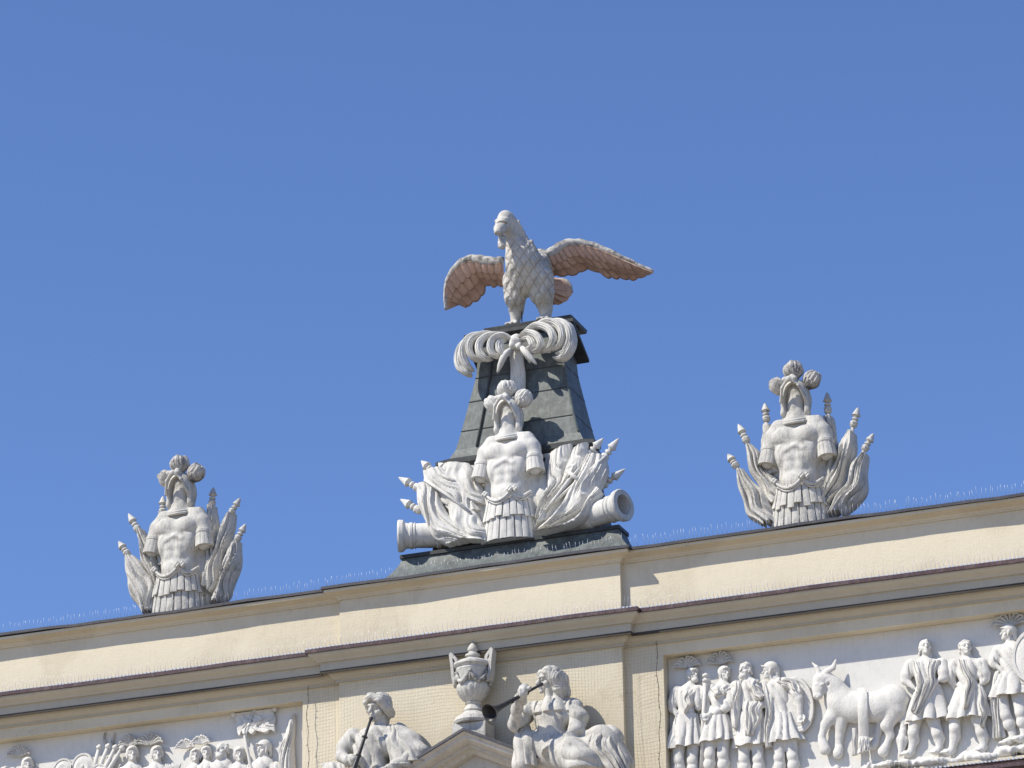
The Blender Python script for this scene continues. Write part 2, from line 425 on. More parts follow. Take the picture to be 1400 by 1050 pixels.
# parapet capping moulding and its sheet metal edge
def curve(a, b, n, conc):
    out = []
    for i in range(n+1):
        t = i/n; e = math.sin(t*math.pi/2) if conc else 1-math.cos(t*math.pi/2)
        out.append((a[0]+(b[0]-a[0])*e, a[1]+(b[1]-a[1])*t))
    return out
sweep([(-.01, 15.88), (.152, 15.88), (.152, 15.845)]+curve((.147, 15.845), (.03, 15.79), 6, True)+[(.022, 15.788), (.022, 15.768), (-.01, 15.768)], 'parapet_moulding', 'stucco', palace)
sweep([(-.3, 15.965), (.0, 15.942), (.18, 15.92), (.183, 15.884), (-.005, 15.884)], 'parapet_flashing', 'slate', palace, 35, .007)
# main cornice
sweep([(.168, 14.815), (.183, 14.815), (.183, 14.778), (.168, 14.778)], 'shadow_line_strip', 'shadow_line', palace)  # added dark strip, stands in for the shadow gap under the fascia
cyma = [(.30-.09*(t-math.sin(2*math.pi*t)*.11), 15.012-.092*t) for t in [i/8 for i in range(9)]]
sweep([(-.01, 15.10), (.29, 15.055), (.30, 15.02)]+cyma+[(.178, 14.915), (.178, 14.805), (.165, 14.80), (.155, 14.865), (.11, 14.865)]
      + curve((.108, 14.81), (.045, 14.725), 6, False)+[(.035, 14.72), (.035, 14.69), (-.01, 14.69)], 'cornice', 'cornice', palace)
sweep([(-.005, 15.125), (.325, 15.07), (.328, 15.022), (.305, 15.022)], 'cornice_flashing', 'maroon', palace, 35, .0035)
# sill course under the relief panels
sweep([(-.01, 12.76), (.10, 12.70), (.105, 12.66)]+curve((.10, 12.655), (.03, 12.57), 5, True)+[(-.01, 12.56)], 'sill_course', 'maroon', palace)
for s, a in ((1, PX0), (-1, PX0+.05)):
    x0, x1 = sorted((s*a, s*PX1)); st = MB()
    st.hexa([(x0, -.03, 12.765), (x1, -.03, 12.765), (x1, REC+.01, 12.765), (x0, REC+.01, 12.765)], [(x0, -.03, 12.80), (x1, -.03, 12.80), (x1, REC+.01, 12.86), (x0, REC+.01, 12.86)])
    st.build('panel_sill', 'stucco', palace, False)

# gable over the centre window
def gable():
    A = at(633, 994.4, -.60); sl = .47; hw = 2.0
    ped = MB()
    # tympanum body
    zt = A[2]-.06
    def tri(hwid, z, y0, y1, mb, drop):
        v = [(-hwid, y0, z-sl*hwid), (0, y0, z), (hwid, y0, z-sl*hwid), (hwid, y0, z-sl*hwid-drop), (-hwid, y0, z-sl*hwid-drop)]
        v += [(x, y1, zz) for x, _, zz in v]
        mb.add(v, [(0, 1, 2, 3, 4), (9, 8, 7, 6, 5), (0, 5, 6, 1), (1, 6, 7, 2), (2, 7, 8, 3), (3, 8, 9, 4), (4, 9, 5, 0)])
    tri(hw-.1, zt-.1, -.22, -.088, ped, 1.6)
    o = ped.build('gable', 'gable', palace, False)
    # raking cornice: profile (projection from tympanum face, offset below the top line), swept up and down the slope
    prof = [(-.08, 0), (.36, 0), (.375, -.03), (.33, -.05), (.325, -.085), (.27, -.12), (.20, -.125), (.20, -.16), (.12, -.165), (.09, -.21), (.0, -.22), (-.08, -.22)]
    rk = MB(); v = []; f = []; n = len(prof)
    for X in (-hw, 0, hw):
        for p, q in prof: v.append((X, -.225-p, A[2]-.02-sl*abs(X)+q/math.cos(math.atan(sl))))
    for k in range(2):
        for i in range(n-1): f.append((k*n+i, k*n+i+1, (k+1)*n+i+1, (k+1)*n+i))
        f.append((k*n+n-1, k*n, (k+1)*n, (k+1)*n+n-1))
    f += [tuple(range(n)), tuple(2*n+i for i in range(n))[::-1]]
    rk.add(v, f); rk.build('raking_cornice', 'gable', o, True, False, 30)
    fl = MB(); v = []; f = []; pr = [(-.13, .03), (.385, .012), (.39, -.022), (.38, -.022), (.375, .0), (-.13, .012)]; n = len(pr)
    for X in (-hw-.02, 0, hw+.02):
        for p, q in pr: v.append((X, -.225-p, A[2]-.018-sl*abs(X)+q/math.cos(math.atan(sl))))
    for k in range(2):
        for i in range(n): f.append((k*n+i, k*n+(i+1) % n, (k+1)*n+(i+1) % n, (k+1)*n+i))
    f += [tuple(range(n)), tuple(2*n+i for i in range(n))[::-1]]
    fl.add(v, f); fl.build('gable_flashing', 'slate', o, False)
    # scrolled relief in the tympanum
    sc = MB()
    for s in (-1, 1):
        pts = [(s*(.10+.16*t*math.cos(5.2*t)), -.235, A[2]-.52+.16*t*math.sin(5.2*t)) for t in np.linspace(.05, 1.25, 30)]
        sc.tube(pts, [.012, .03, .035], 8)
    sc.build('scroll_relief', 'gable', o)
    return A
APEX = gable()

# ------------------------------------------------------------------ copper clad pedestal
PY = 1.85
ped = thing('copper_pedestal', (0, PY, 16.0), 'tall tapering pedestal clad in grey green copper sheet under the bird statue', 'pedestal')
def ring(hx, y0, y1, z): return [(-hx, y0, z), (hx, y0, z), (hx, y1, z), (-hx, y1, z)]
def stack(rings, name, mat, parent, smooth=False, sharp=None):
    mb = MB(); v = []; f = []
    for q in rings: v += ring(*q)
    n = len(rings)
    for i in range(n-1):
        for k in range(4): f.append((i*4+k, i*4+(k+1) % 4, (i+1)*4+(k+1) % 4, (i+1)*4+k))
    f += [(3, 2, 1, 0), tuple(4*n-4+k for k in range(4))]
    mb.add(v, f); return mb.build(name, mat, parent, smooth, False, sharp)
sk = []
for i in range(9):
    t = i/8; z = 16.22+.42*t; e = .26*(1-t)**1.7
    sk.append((1.478+e, 1.00-e, 1.32+e*.4, z))
stack([(1.75, .73, 1.42, 16.0), (1.745, .74, 1.42, 16.21)]+sk, 'flared_base', 'copper', ped, True, 40)
stack([(1.50, .965, 1.335, 16.60), (1.50, .965, 1.335, 16.648), (1.46, 1.0, 1.30, 16.655)], 'base_lip', 'dark_copper', ped)
stack([(1.502, .968, 1.34, 16.49), (1.497, .975, 1.335, 16.502)], 'base_seam', 'dark_copper', ped)
stack([(1.15, 1.14, 1.92, 16.0), (1.13, 1.14, 1.92, 16.66), (.90, 1.24, 1.92, 17.80)], 'lower_body', 'dark_copper', ped)
stack([(1.02, 1.30, 1.42, 17.80), (1.10, 1.22, 1.48, 17.90), (1.10, 1.22, 1.48, 17.945), (.92, 1.29, 1.42, 18.00)], 'ledge', 'dark_copper', ped)
SHF = [(.93, 1.28, 2.10, 17.99), (.862, 1.335, 2.04, 18.12), (.80, 1.36, 2.02, 18.34), (.625, 1.48, 1.98, 19.15), (.575, 1.52, 1.96, 19.75)]
shaft = stack(SHF, 'shaft', 'copper', ped)
def onshaft(u, z, out):
    zs = [q[3] for q in SHF]
    hx = np.interp(z, zs, [q[0] for q in SHF]); y = np.interp(z, zs, [q[1] for q in SHF])
    return np.array([u*hx, y-out, z])
for z in (18.38, 18.80, 19.14):
    s_ = MB(); hx, y0, y1 = [float(np.interp(z, [q[3] for q in SHF], [q[k] for q in SHF])) for k in range(3)]
    s_.hexa(ring(hx+.005, y0-.006, y1+.004, z-.007), ring(hx+.005, y0-.008, y1+.004, z+.004)); s_.build('sheet_seam', 'dark_copper', shaft, False)
for u in (-.66, .985):
    s_ = MB(); a = [onshaft(u, z, .012) for z in np.linspace(18.13, 19.70, 12)]
    s_.tube(a, .016, 6); s_.build('standing_seam', 'dark_copper' if u < .9 else 'copper', shaft, False)
# cap: a sheet sloping down to the back and a smaller level sheet the bird stands on
cp = MB(); zf, zb = 19.755, 19.39
cp.hexa([(-.77, 1.42, zf-.045), (.77, 1.42, zf-.045), (.77, 2.02, zb-.045), (-.77, 2.02, zb-.045)], [(-.77, 1.42, zf), (.77, 1.42, zf), (.77, 2.02, zb), (-.77, 2.02, zb)])
cp.build('sloping_cap_sheet', 'dark_copper', ped, False)
stack([(.54, 1.60, 1.98, 19.45), (.57, 1.80, 2.2, 19.90)], 'cap_block', 'dark_copper', ped)
stack([(.615, 1.775, 2.36, 19.905), (.625, 1.77, 2.37, 19.955), (.61, 1.78, 2.35, 19.965)], 'top_sheet', 'dark_copper', ped)

# ------------------------------------------------------------------ bird statue
B = crop(580, 270, 4.118)
bird = thing('bird_statue', (0, 1.85, 19.965), 'white stone bird with spread wings standing on top of the copper pedestal', 'statue')
k = Clay((-.75, .75, 19.93), (.75, 2.75, 21.5), .011)
k.chain([B(478, 150, 1.44), B(505, 220, 1.50), B(545, 310, 1.58), B(575, 400, 1.72)], [.118, .124, .190, .236], .06)
k.chain([B(560, 380, 1.62), B(583, 450, 1.75), B(620, 455, 2.0)], [.235, .235, .22], .08)
k.cone(B(640, 380, 1.95), B(660, 420, 2.15), .17, .15, .08)
k.ell(B(462, 135, 1.40), (.115, .16, .15), .04)                       # head
k.chain([B(446, 150, 1.32), B(424, 178, 1.17), B(415, 196, 1.10)], [.105, .075, .045], .025)   # beak
k.ell(B(437, 132, 1.28), (.10, .08, .035), .02)                       # brow
k.cone(B(440, 228, 1.24), B(436, 272, 1.20), .052, .048, .015)        # wattle
k.chain([B(392, 212, 1.06), B(425, 214, 1.12), B(458, 202, 1.25)], [.034, .034, .024], .008, 'sub')      # mouth line
k.chain([B(415, 142, 1.16), B(440, 146, 1.20), B(462, 150, 1.26)], [.030, .036, .026], .008, 'sub')      # brow line
k.ell(B(468, 160, 1.24), .040, .01, None, 'sub').ell(B(468, 160, 1.265), .026, .006)
for i in range(26):                                                          # rough feather tufts down the nape
    t = i/25; p = B(488+t*120+(i % 3)*8, 100+t*190+(i*7 % 5)*6, 1.42+.12*t); k.cone(p, p+np.array([.025, -.02, -.075]), .030, .014, .012)
for pts, rr in (([(505, 470), (512, 560), (520, 640), (512, 705)], [.15, .135, .085, .062]), ([(650, 460), (662, 540), (682, 620), (686, 690)], [.19, .155, .09, .07])):
    yy = [1.76, 1.82, 1.93, 1.95]
    k.chain([B(x, y, q) for (x, y), q in zip(pts, yy)], rr, .05)
for x, y in ((512, 706), (688, 678)):
    for a in (-.07, 0, .07):
        p = B(x, y, 1.95); k.cone(p, (p[0]+a, p[1]-.15, 19.985), .036, .022, .02)
k.wave(lambda x, y, z: -.009*(fold((x*7.5+z*5.5+y*3))*fold((-x*7.5+z*5.5-y*3)))**.8, (-.75, .75, 20.2), (.75, 2.75, 21.0))
k.build('body', 'feathers', bird)
# wings
def wing(lead, trail, yr, yt, n1, seed):
    rg = random.Random(seed); N = 120; Mv = 34; SM = []
    yl = lambda t: yr+(yt-yr)*t
    Lp = spline([B(x, y, yl(i/(len(lead)-1))) for i, (x, y) in enumerate(lead)], N)
    Tp = spline([B(x, y, yl(i/(len(trail)-1))+.40) for i, (x, y) in enumerate(trail)], N)
    G = np.zeros((N, Mv, 3)); K = np.zeros((N, Mv, 3))
    for i in range(N):
        v = i/(N-1)
        for j in range(Mv):
            u = j/(Mv-1); p = Lp[i]+(Tp[i]-Lp[i])*u
            if u > .9: p = p+(Tp[i]-Lp[i])*.06*(fold(n1*v, .6)-.5)
            row = .36+.05*float(fold(n1*1.5*v, .6)); row2 = .66+.05*float(fold(n1*1.25*v+.3, .6))
            h = .05*math.sin(math.pi*min(1, u*1.2))
            if u < row: h += .040; q = float(fold(n1*1.5*v, .7)); ed = (row-u)/.05
            elif u < row2: h += .020; q = float(fold(n1*1.25*v+.3, .7)); ed = (row2-u)/.05
            else: q = float(fold(n1*v, .6)); ed = (1-u)/.04
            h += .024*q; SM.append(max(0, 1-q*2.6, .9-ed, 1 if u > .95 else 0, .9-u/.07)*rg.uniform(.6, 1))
            n = np.array([0, -.75, -.65])
            G[i, j] = p+n*h*(.35+.65*min(1, 6*(1-v))); K[i, j] = p+np.array([0, .02, .045*(1-.6*u)])
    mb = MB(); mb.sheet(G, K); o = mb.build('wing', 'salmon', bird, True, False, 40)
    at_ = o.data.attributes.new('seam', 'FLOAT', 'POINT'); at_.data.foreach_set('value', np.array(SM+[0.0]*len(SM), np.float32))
    e = MB(); q = spline([B(x, y, yl(i/(len(lead)-1))) for i, (x, y) in enumerate(lead)], 50)
    e.tube([p+np.array([0, 0, .012+.006*math.sin(i*1.1)]) for i, p in enumerate(q)], [.058, .07, .064, .054, .042, .03, .02], 10)
    e.build('leading_edge', 'grime', o)
    return o
wing([(440, 362), (375, 366), (320, 357), (262, 352), (205, 374), (157, 425), (128, 485), (119, 560), (121, 632)],
     [(455, 500), (420, 497), (385, 502), (352, 493), (335, 540), (305, 574), (262, 600), (240, 616), (190, 607), (125, 636)], 1.88, 1.98, 8, 1)
wing([(640, 318), (700, 322), (745, 295), (790, 268), (850, 260), (915, 266), (1000, 292), (1100, 336), (1200, 382), (1288, 420)],
     [(690, 440), (740, 440), (800, 440), (860, 430), (905, 408), (960, 412), (1030, 448), (1080, 454), (1120, 455), (1170, 464), (1215, 452), (1262, 437), (1290, 424)], 1.95, 2.35, 11, 2)
# tail: a fan of feathers behind the right leg
tl = MB()
for i, (x1, y1) in enumerate([(640, 600), (700, 600), (742, 598), (780, 585), (810, 562), (828, 532), (815, 495), (780, 465)]):
    a = B(668, 485, 2.15); b = B(x1, y1, 2.62-.012*i); x, y, d = frame(b-a); L = np.linalg.norm(b-a); sx = np.cross(d, (0, 1, 0)); sx /= np.linalg.norm(sx)
    G = []; K = []
    for q in np.linspace(0, 1, 12):
        wd = .05+.045*math.sin(min(q, .8)/.8*1.5); wd *= 1 if q < .8 else max(.25, math.sqrt(max(0, 1-((q-.8)/.21)**2)))
        c = a+d*L*q; G.append([c+sx*wd*e+np.array([0, -.02*(1-e*e), 0]) for e in np.linspace(-1, 1, 7)]); K.append([c+sx*wd*e+np.array([0, .025, 0]) for e in np.linspace(-1, 1, 7)])
    tl.sheet(G, K)
o = tl.build('tail', 'salmon', bird, True, False, 40)
rim = MB(); rim.tube(spline([B(745, 465, 2.6), B(785, 470, 2.6), B(815, 497, 2.6), B(828, 535, 2.6)], 20), [.03, .045, .03], 8); rim.build('tail_edge', 'grime', o)
sp = MB(); sp.tube([B(550, 640, 1.9), B(550, 700, 1.9)], .008, 6); sp.build('support_rod', 'bronze', bird)

# ------------------------------------------------------------------ scroll ornament under the cap
orn = thing('scroll_ornament', (0, 1.3, 19.4), 'white bow ornament of curling plumes with a hanging ribbon on the pedestal front', 'ornament')
def lock(pts, w, Y0, par, seed):
    """one carved feather lock: ridged, narrow at the root, broad in the bend, curling to a point"""
    n = 30; base = spline([B(x, y, Y0(i/(len(pts)-1))) for i, (x, y) in enumerate(pts)], n); tan = np.gradient(base, axis=0); G = []; K = []; m = 17
    for i in range(n):
        t = i/(n-1); d = tan[i]/(np.linalg.norm(tan[i])+1e-9); nn = np.cross(d, (0, 1, 0)); nn /= np.linalg.norm(nn)+1e-9
        ww = w*(.45+.55*math.sin(math.pi*min(1, t*.75+.12)))*(1 if t < .75 else max(.12, math.sqrt(1-((t-.75)/.26)**2)))
        row = []; row2 = []
        for q in range(m):
            u = -1+2*q/(m-1); r = float(fold(2.0*(u+1)/1+.15*math.sin(4*t+seed), .8))
            row.append(base[i]+nn*u*ww+np.array([0, -.045*(1-u*u)-.022*r*(1-abs(u)**4)+.03*u*math.sin(seed), 0])); row2.append(base[i]+nn*u*ww*.9+np.array([0, .03, 0]))
        G.append(row); K.append(row2)
    mb = MB(); mb.sheet(G, K); return mb.build('curling_plume', 'plaster', par, True, False, 45)
Yk = lambda t: 1.37-.16*math.sin(math.pi*min(1, t*.85))
tufts = {'left': [[(495, 800), (440, 775), (385, 800), (372, 850), (400, 890), (455, 893)],
                  [(470, 790), (430, 815), (425, 850), (445, 878), (480, 880)],
                  [(450, 770), (365, 775), (312, 815), (310, 870), (345, 905), (385, 908)],
                  [(400, 768), (330, 765), (270, 795), (250, 850), (275, 900), (330, 918)],
                  [(330, 768), (262, 785), (222, 840), (218, 900), (245, 950), (280, 975)],
                  [(270, 785), (215, 835), (192, 900), (205, 960), (245, 990), (265, 1008)]],
         'right': [[(530, 800), (575, 760), (630, 775), (655, 820), (635, 860), (590, 872)],
                   [(545, 800), (590, 790), (612, 825), (600, 852), (565, 862)],
                   [(560, 770), (630, 720), (700, 740), (725, 790), (705, 845), (650, 872)],
                   [(610, 740), (690, 700), (755, 725), (775, 780), (755, 835), (700, 860)],
                   [(680, 712), (755, 695), (808, 730), (822, 800), (795, 865), (745, 885)],
                   [(740, 700), (810, 720), (836, 790), (828, 850), (795, 900), (745, 915)],
                   [(720, 720), (780, 745), (800, 810), (790, 870), (770, 900), (730, 905)]]}
for side, lst in tufts.items():
    for i, t in enumerate(lst): lock(t, .056 if i not in (0, 1) else .05, lambda q, i=i: Yk(q)-.014*(len(lst)-i), orn, i*1.7)
k = Clay((-.35, 1.0, 18.85), (.45, 1.55, 19.75), .009)
k.ell(B(515, 815, 1.24), (.085, .09, .075), .02).ell(B(515, 790, 1.27), (.075, .06, .05), .02).ell(B(498, 835, 1.2), (.05, .05, .05), .02).ell(B(535, 838, 1.2), (.045, .05, .05), .02)
k.wave(lambda x, y, z: .006*np.sin(40*x+20*z)*np.sin(36*z-10*x))
k.build('knot', 'plaster', orn)
for a, b in (((490, 850), (412, 985)), ((545, 840), (632, 938))):
    t = MB(); A0, B0 = B(*a, 1.22), B(*b, 1.16)
    pth = spline([A0, A0*.6+B0*.4+np.array([0, -.06, 0]), B0], 16); t.tube(pth, [.02, .036, .043, .045, .036, .012], 12); t.build('tassel_arm', 'plaster', orn)
drape('ribbon', [B(480, 860, 1.3), B(484, 950, 1.32), B(486, 1020, 1.34), B(480, 1052, 1.34)], [B(552, 855, 1.3), B(560, 950, 1.32), B(568, 1030, 1.34), B(560, 1110, 1.35)], 'plaster', orn, 2, .02, .03, 3, .02)
# three finials that tie the ribbon to the helmet below are part of the trophy

# ------------------------------------------------------------------ trophies of arms
def ridged(n, amp): return lambda a, h: 1-amp+amp*abs(math.cos(a*n/2))**.6
TORSO = {}
def trophy_core(parent, mat, helmat, var=0):
    """cuirass, sleeves, skirt, helmet and plumes in local coordinates; meshes shared by the three trophies"""
    def part(name, mk, m, par=None):
        par = par or parent
        if name in TORSO:
            me = TORSO[name].copy() if TORSO[name].materials[0] != M[m] else TORSO[name]
            if me is not TORSO[name]: me.materials[0] = M[m]
            o = bpy.data.objects.new(name.split('#')[0], me); C.objects.link(o); o.parent = par
            WLOC[o] = WLOC[parent]; return o
        o = mk(); o.name = name.split('#')[0]; TORSO[name] = o.data; return o
    def cuirass():
        k = Clay((-.56, -.42, -.03), (.56, .34, 1.9), .0115)
        k.ell((0, .02, .98), (.295, .20, .36), .05).ell((0, .01, .66), (.25, .185, .30), .06).ell((0, .02, .44), (.29, .22, .18), .06)
        k.ell((0, -.085, .58), (.19, .13, .15), .03)
        for s in (-1, 1):
            k.ell((s*.135, -.095, 1.16), (.16, .092, .125), .05)
            k.ell((s*.17, -.06, .93), (.10, .12, .17), .05)
            k.chain([(s*.06, .04, 1.38), (s*.23, .03, 1.30), (s*.300, .01, 1.20)], [.10, .12, .125], .05)
            k.chain([(s*.315, .0, 1.2), (s*.352, -.02, 1.05), (s*.372, -.04, .90)], [.118, .10, .092], .03)
            k.ell((s*.072, -.140, .87), (.062, .045, .06), .045).ell((s*.07, -.138, .76), (.06, .045, .06), .045)
            k.chain([(s*.015, -.180, 1.01), (s*.12, -.165, .96), (s*.20, -.115, .84)], [.014, .018, .014], .045)       # rib arch
            k.cone((s*.08, -.205, 1.045), (s*.22, -.15, 1.06), .012, .01, .03, 'sub')
            k.box((s*.39, -.04, .74), (.13, .16, .06), .01, .01, None, 'sub')
        k.cone((0, -.21, 1.22), (0, -.215, 1.05), .014, .012, .03, 'sub').cone((0, -.20, .92), (0, -.20, .74), .010, .010, .025, 'sub')
        k.ell((0, -.225, .60), .016, .012, None, 'sub')
        k.cone((0, .03, 1.26), (0, .0, 1.78), .126, .098, .06)                      # neck stock, wrapped
        k.wave(lambda x, y, z: np.where(z > 1.38, -.010*fold(5.5*(z+.9*x))*fold(5.0*(z-.8*x+.1)), 0), (-.3, -.3, 1.36), (.3, .3, 1.8))
        k.cone((0, .05, .5), (0, .05, 0), .2, .26, .05)
        for s in (-1, 1): k.chain([(s*.26, .16, .05), (s*.30, .17, .45), (s*.27, .14, .85)], [.13, .15, .12], .05)
        k.wave(lambda x, y, z: .003*np.sin(23*x+9*z)*np.sin(19*z+7*x))
        return k.build('cuirass', mat, parent, True)
    body = part('cuirass', cuirass, mat)
    def collar():
        mb = MB(); q = [(-.155+.31*t, -.01-.125*math.sin(math.pi*t), 1.395-.045*math.sin(math.pi*t)) for t in np.linspace(0, 1, 20)]
        mb.tube(q, .026, 8); q2 = [(x*1.18, y-.02, z-.03) for x, y, z in q]; mb.tube(q2, .018, 8)
        return mb.build('collar', mat, body, True, True)
    part('collar', collar, mat, body)
    def belt():
        mb = MB()
        for x0, x1, dz in ((-.26, .13, .13), (.10, .33, .10)):
            q = []
            for t in np.linspace(0, 1, 24):
                x = x0+(x1-x0)*t; y = -math.sqrt(max(.0, 1-(x/.345)**2))*.255-.008; q.append((x, y, .575-dz*math.sin(math.pi*t)))
            mb.tube(q, .020, 8); mb.tube([(a, b+.01, c-.035) for a, b, c in q], .012, 8)
        for x, y in ((-.255, -.185), (.11, -.255), (.17, -.235)):
            for j in range(4): mb.lathe([(0, -.03), (.018, -.022), (.027, 0), (.018, .022), (0, .03)], (x+.022*math.cos(j*1.6), y-.02, .575+.02*math.sin(j*1.6)), (0, -1, 0), 8)
        return mb.build('belt', mat, body, True, True)
    part('belt', belt, mat, body)
    def skirt():
        rg = random.Random(4+var); mb = MB(); n = 22
        for tier, (za, zb, ra, rb, rc, rd, lift) in enumerate(((.50, .22, .29, .335, .215, .235, .024), (.32, -.06, .325, .375, .222, .25, 0.0))):
            for i in range(n):
                a0 = 2*math.pi*(i+(.0 if tier else .5))/n; da = 2*math.pi/n*.425
                lo = zb+(rg.uniform(-.03, .03) if tier == 0 else 0); tw = rg.uniform(-.02, .02); li = lift+rg.uniform(0, .012)
                G = []; K = []
                for t in np.linspace(0, 1, 5):
                    z = za+(lo-za)*t; rx = ra+(rb-ra)*t+li*(.4+.6*t); ry = rc+(rd-rc)*t+li*(.4+.6*t); row = []; row2 = []
                    for e in np.linspace(-1, 1, 5):
                        a = a0+e*da+tw*t; f = 1+.022*(1-e*e)
                        row.append((rx*f*math.sin(a), -ry*f*math.cos(a), z)); row2.append((.86*rx*math.sin(a), -.86*ry*math.cos(a), z))
                    G.append(row); K.append(row2)
                mb.sheet(G, K)
        mb.lathe([(.27, .5), (.28, .3), (.335, -.06), (.1, -.06)], (0, 0, 0), (0, 0, 1), 32, 1, .70)
        return mb.build('strip_skirt', mat, parent, True, True, 30)
    part('strip_skirt#%d' % var, skirt, mat)
    for s in (-1, 1):
        def sleeve(s=s):
            mb = MB(); a = V3((s*.343, -.012, 1.10)); b = V3((s*.376, -.04, .86)); x, y, d = frame(b-a); L = np.linalg.norm(b-a)
            mb.lathe([(.108, .02), (.117, .035), (.117, .07), (.108, .085)], a, d, 24)
            n = 13
            for i in range(n):
                G = []; K = []
                for t in np.linspace(0, 1, 4):
                    r = .107+.018*t; row = []; row2 = []
                    for e in np.linspace(-1, 1, 4):
                        q = 2*math.pi*(i+.47*e)/n; f = 1+.03*(1-e*e); c = a+d*(.08+(L-.06)*t)
                        row.append(c+(math.cos(q)*x+math.sin(q)*y)*r*f); row2.append(c+(math.cos(q)*x+math.sin(q)*y)*(r-.038))
                    G.append(row); K.append(row2)
                mb.sheet(G, K)
            return mb.build('sleeve', mat, parent, True, True, 30)
        part('sleeve#%d' % s, sleeve, mat)
    def helmet():
        k = Clay((-.32, -.36, 1.32), (.32, .34, 2.0), .010)
        k.ell((0, .03, 1.70), (.174, .22, .24), .03)
        k.chain([(0, .10, 1.66), (0, .13, 1.45)], [.15, .12], .06)
        for s in (-1, 1): k.chain([(s*.134, -.06, 1.66), (s*.147, -.03, 1.5), (s*.144, .02, 1.40)], [.042, .038, .03], .04)
        k.chain([(-.154, -.12, 1.62), (-.098, -.205, 1.765), (0, -.245, 1.86), (.098, -.205, 1.765), (.154, -.12, 1.62)], [.022, .026, .030, .026, .022], .02)   # pointed visor
        k.chain([(0, -.20, 1.87), (0, -.10, 1.93), (0, .12, 1.93)], [.03, .035, .03], .03)
        k.ell((0, -.14, 1.62), (.122, .26, .215), .02, None, 'sub')
        k.cone((0, -.10, 1.62), (0, -.10, 1.25), .122, .128, .02, 'sub')
        k.ell((-.05, -.235, 1.86), (.05, .03, .035), .01).ell((.05, -.235, 1.86), (.05, .03, .035), .01)
        return k.build('helmet', helmat, parent, True)
    hel = part('helmet', helmet, helmat)
    for i, (c, ax, R, hh) in enumerate((((-.005, -.03, 2.03), (.03, -.1, 1), .104, .098), ((-.205, -.0, 1.865), (-.7, -.2, .75), .080, .10), ((.205, -.0, 1.885), (.7, -.2, .75), .088, .105))):
        def plume(c=c, ax=ax, R=R, hh=hh):
            mb = MB(); R2, x, y, d = R, *frame(ax)
            rq = random.Random(i+3+var)
            for j in range(11):                                    # curled ostrich feathers bowing outwards from the socket
                a = j*2*math.pi/11+i; e = math.cos(a)*x+math.sin(a)*y; o = V3(c)-d*hh
                mb.tube(spline([o+e*R*.25, o+e*R*rq.uniform(.65, .9)+d*hh*.6, o+e*R*rq.uniform(.7, 1.0)+d*hh*1.35, o+e*R*rq.uniform(.35, .6)+d*hh*rq.uniform(1.75, 2.05), o+e*R*.1+d*hh*1.75], 12), [.02, .032, .040, .038, .02], 8)
                e2 = math.cos(a+.28)*x+math.sin(a+.28)*y
                mb.tube(spline([o+e2*R*.2, o+e2*R*.95+d*hh*.7, o+e2*R*1.05+d*hh*1.2, o+e2*R*.95+d*hh*.85], 8), [.015, .024, .026, .012], 6)
            mb.lathe([(.02, -hh), (R*.7, -hh*.5), (R*.75, hh*.3), (.02, hh*.8)], c, ax, 16)
            mb.lathe([(.03, -hh-.07), (.045, -hh-.03), (.05, -hh+.03), (.03, -hh+.06)], c, ax, 12)
            return mb.build('plume', 'grime' if helmat == 'stone' else helmat, hel, True, True, 40)
        part('plume#%d_%d' % (i, var), plume, 'grime' if helmat == 'stone' else helmat, hel)

def spear(parent, tip, mid, end, mat, hs=1.0):
    """spear with a barbed head; tip to mid is the head and collar"""
    tip, mid, end = V3(tip), V3(mid), V3(end); mb = MB()
    mb.tube([mid, (mid+end)/2, end], .024*hs, 8); o = mb.build('spear', mat, parent)
    h = MB(); d = mid-tip; L = np.linalg.norm(d)
    h.lathe([(.002, 0), (.022, .12*L), (.05*hs, .42*L), (.058*hs, .47*L), (.03*hs, .53*L), (.022*hs, .60*L)], tip, d, 8)
    h.lathe([(.02, .58*L), (.04*hs, .64*L), (.043*hs, .70*L), (.025*hs, .76*L)], tip, d, 14)
    h.lathe([(.022, .76*L), (.045*hs, .82*L), (.052*hs, .90*L), (.04*hs, 1.0*L), (.05*hs, 1.03*L), (.03*hs, 1.12*L)], tip, d, 14, 1, 1, ridged(8, .15))
    h.build('spear_head', mat, o, True, False, 40); return o

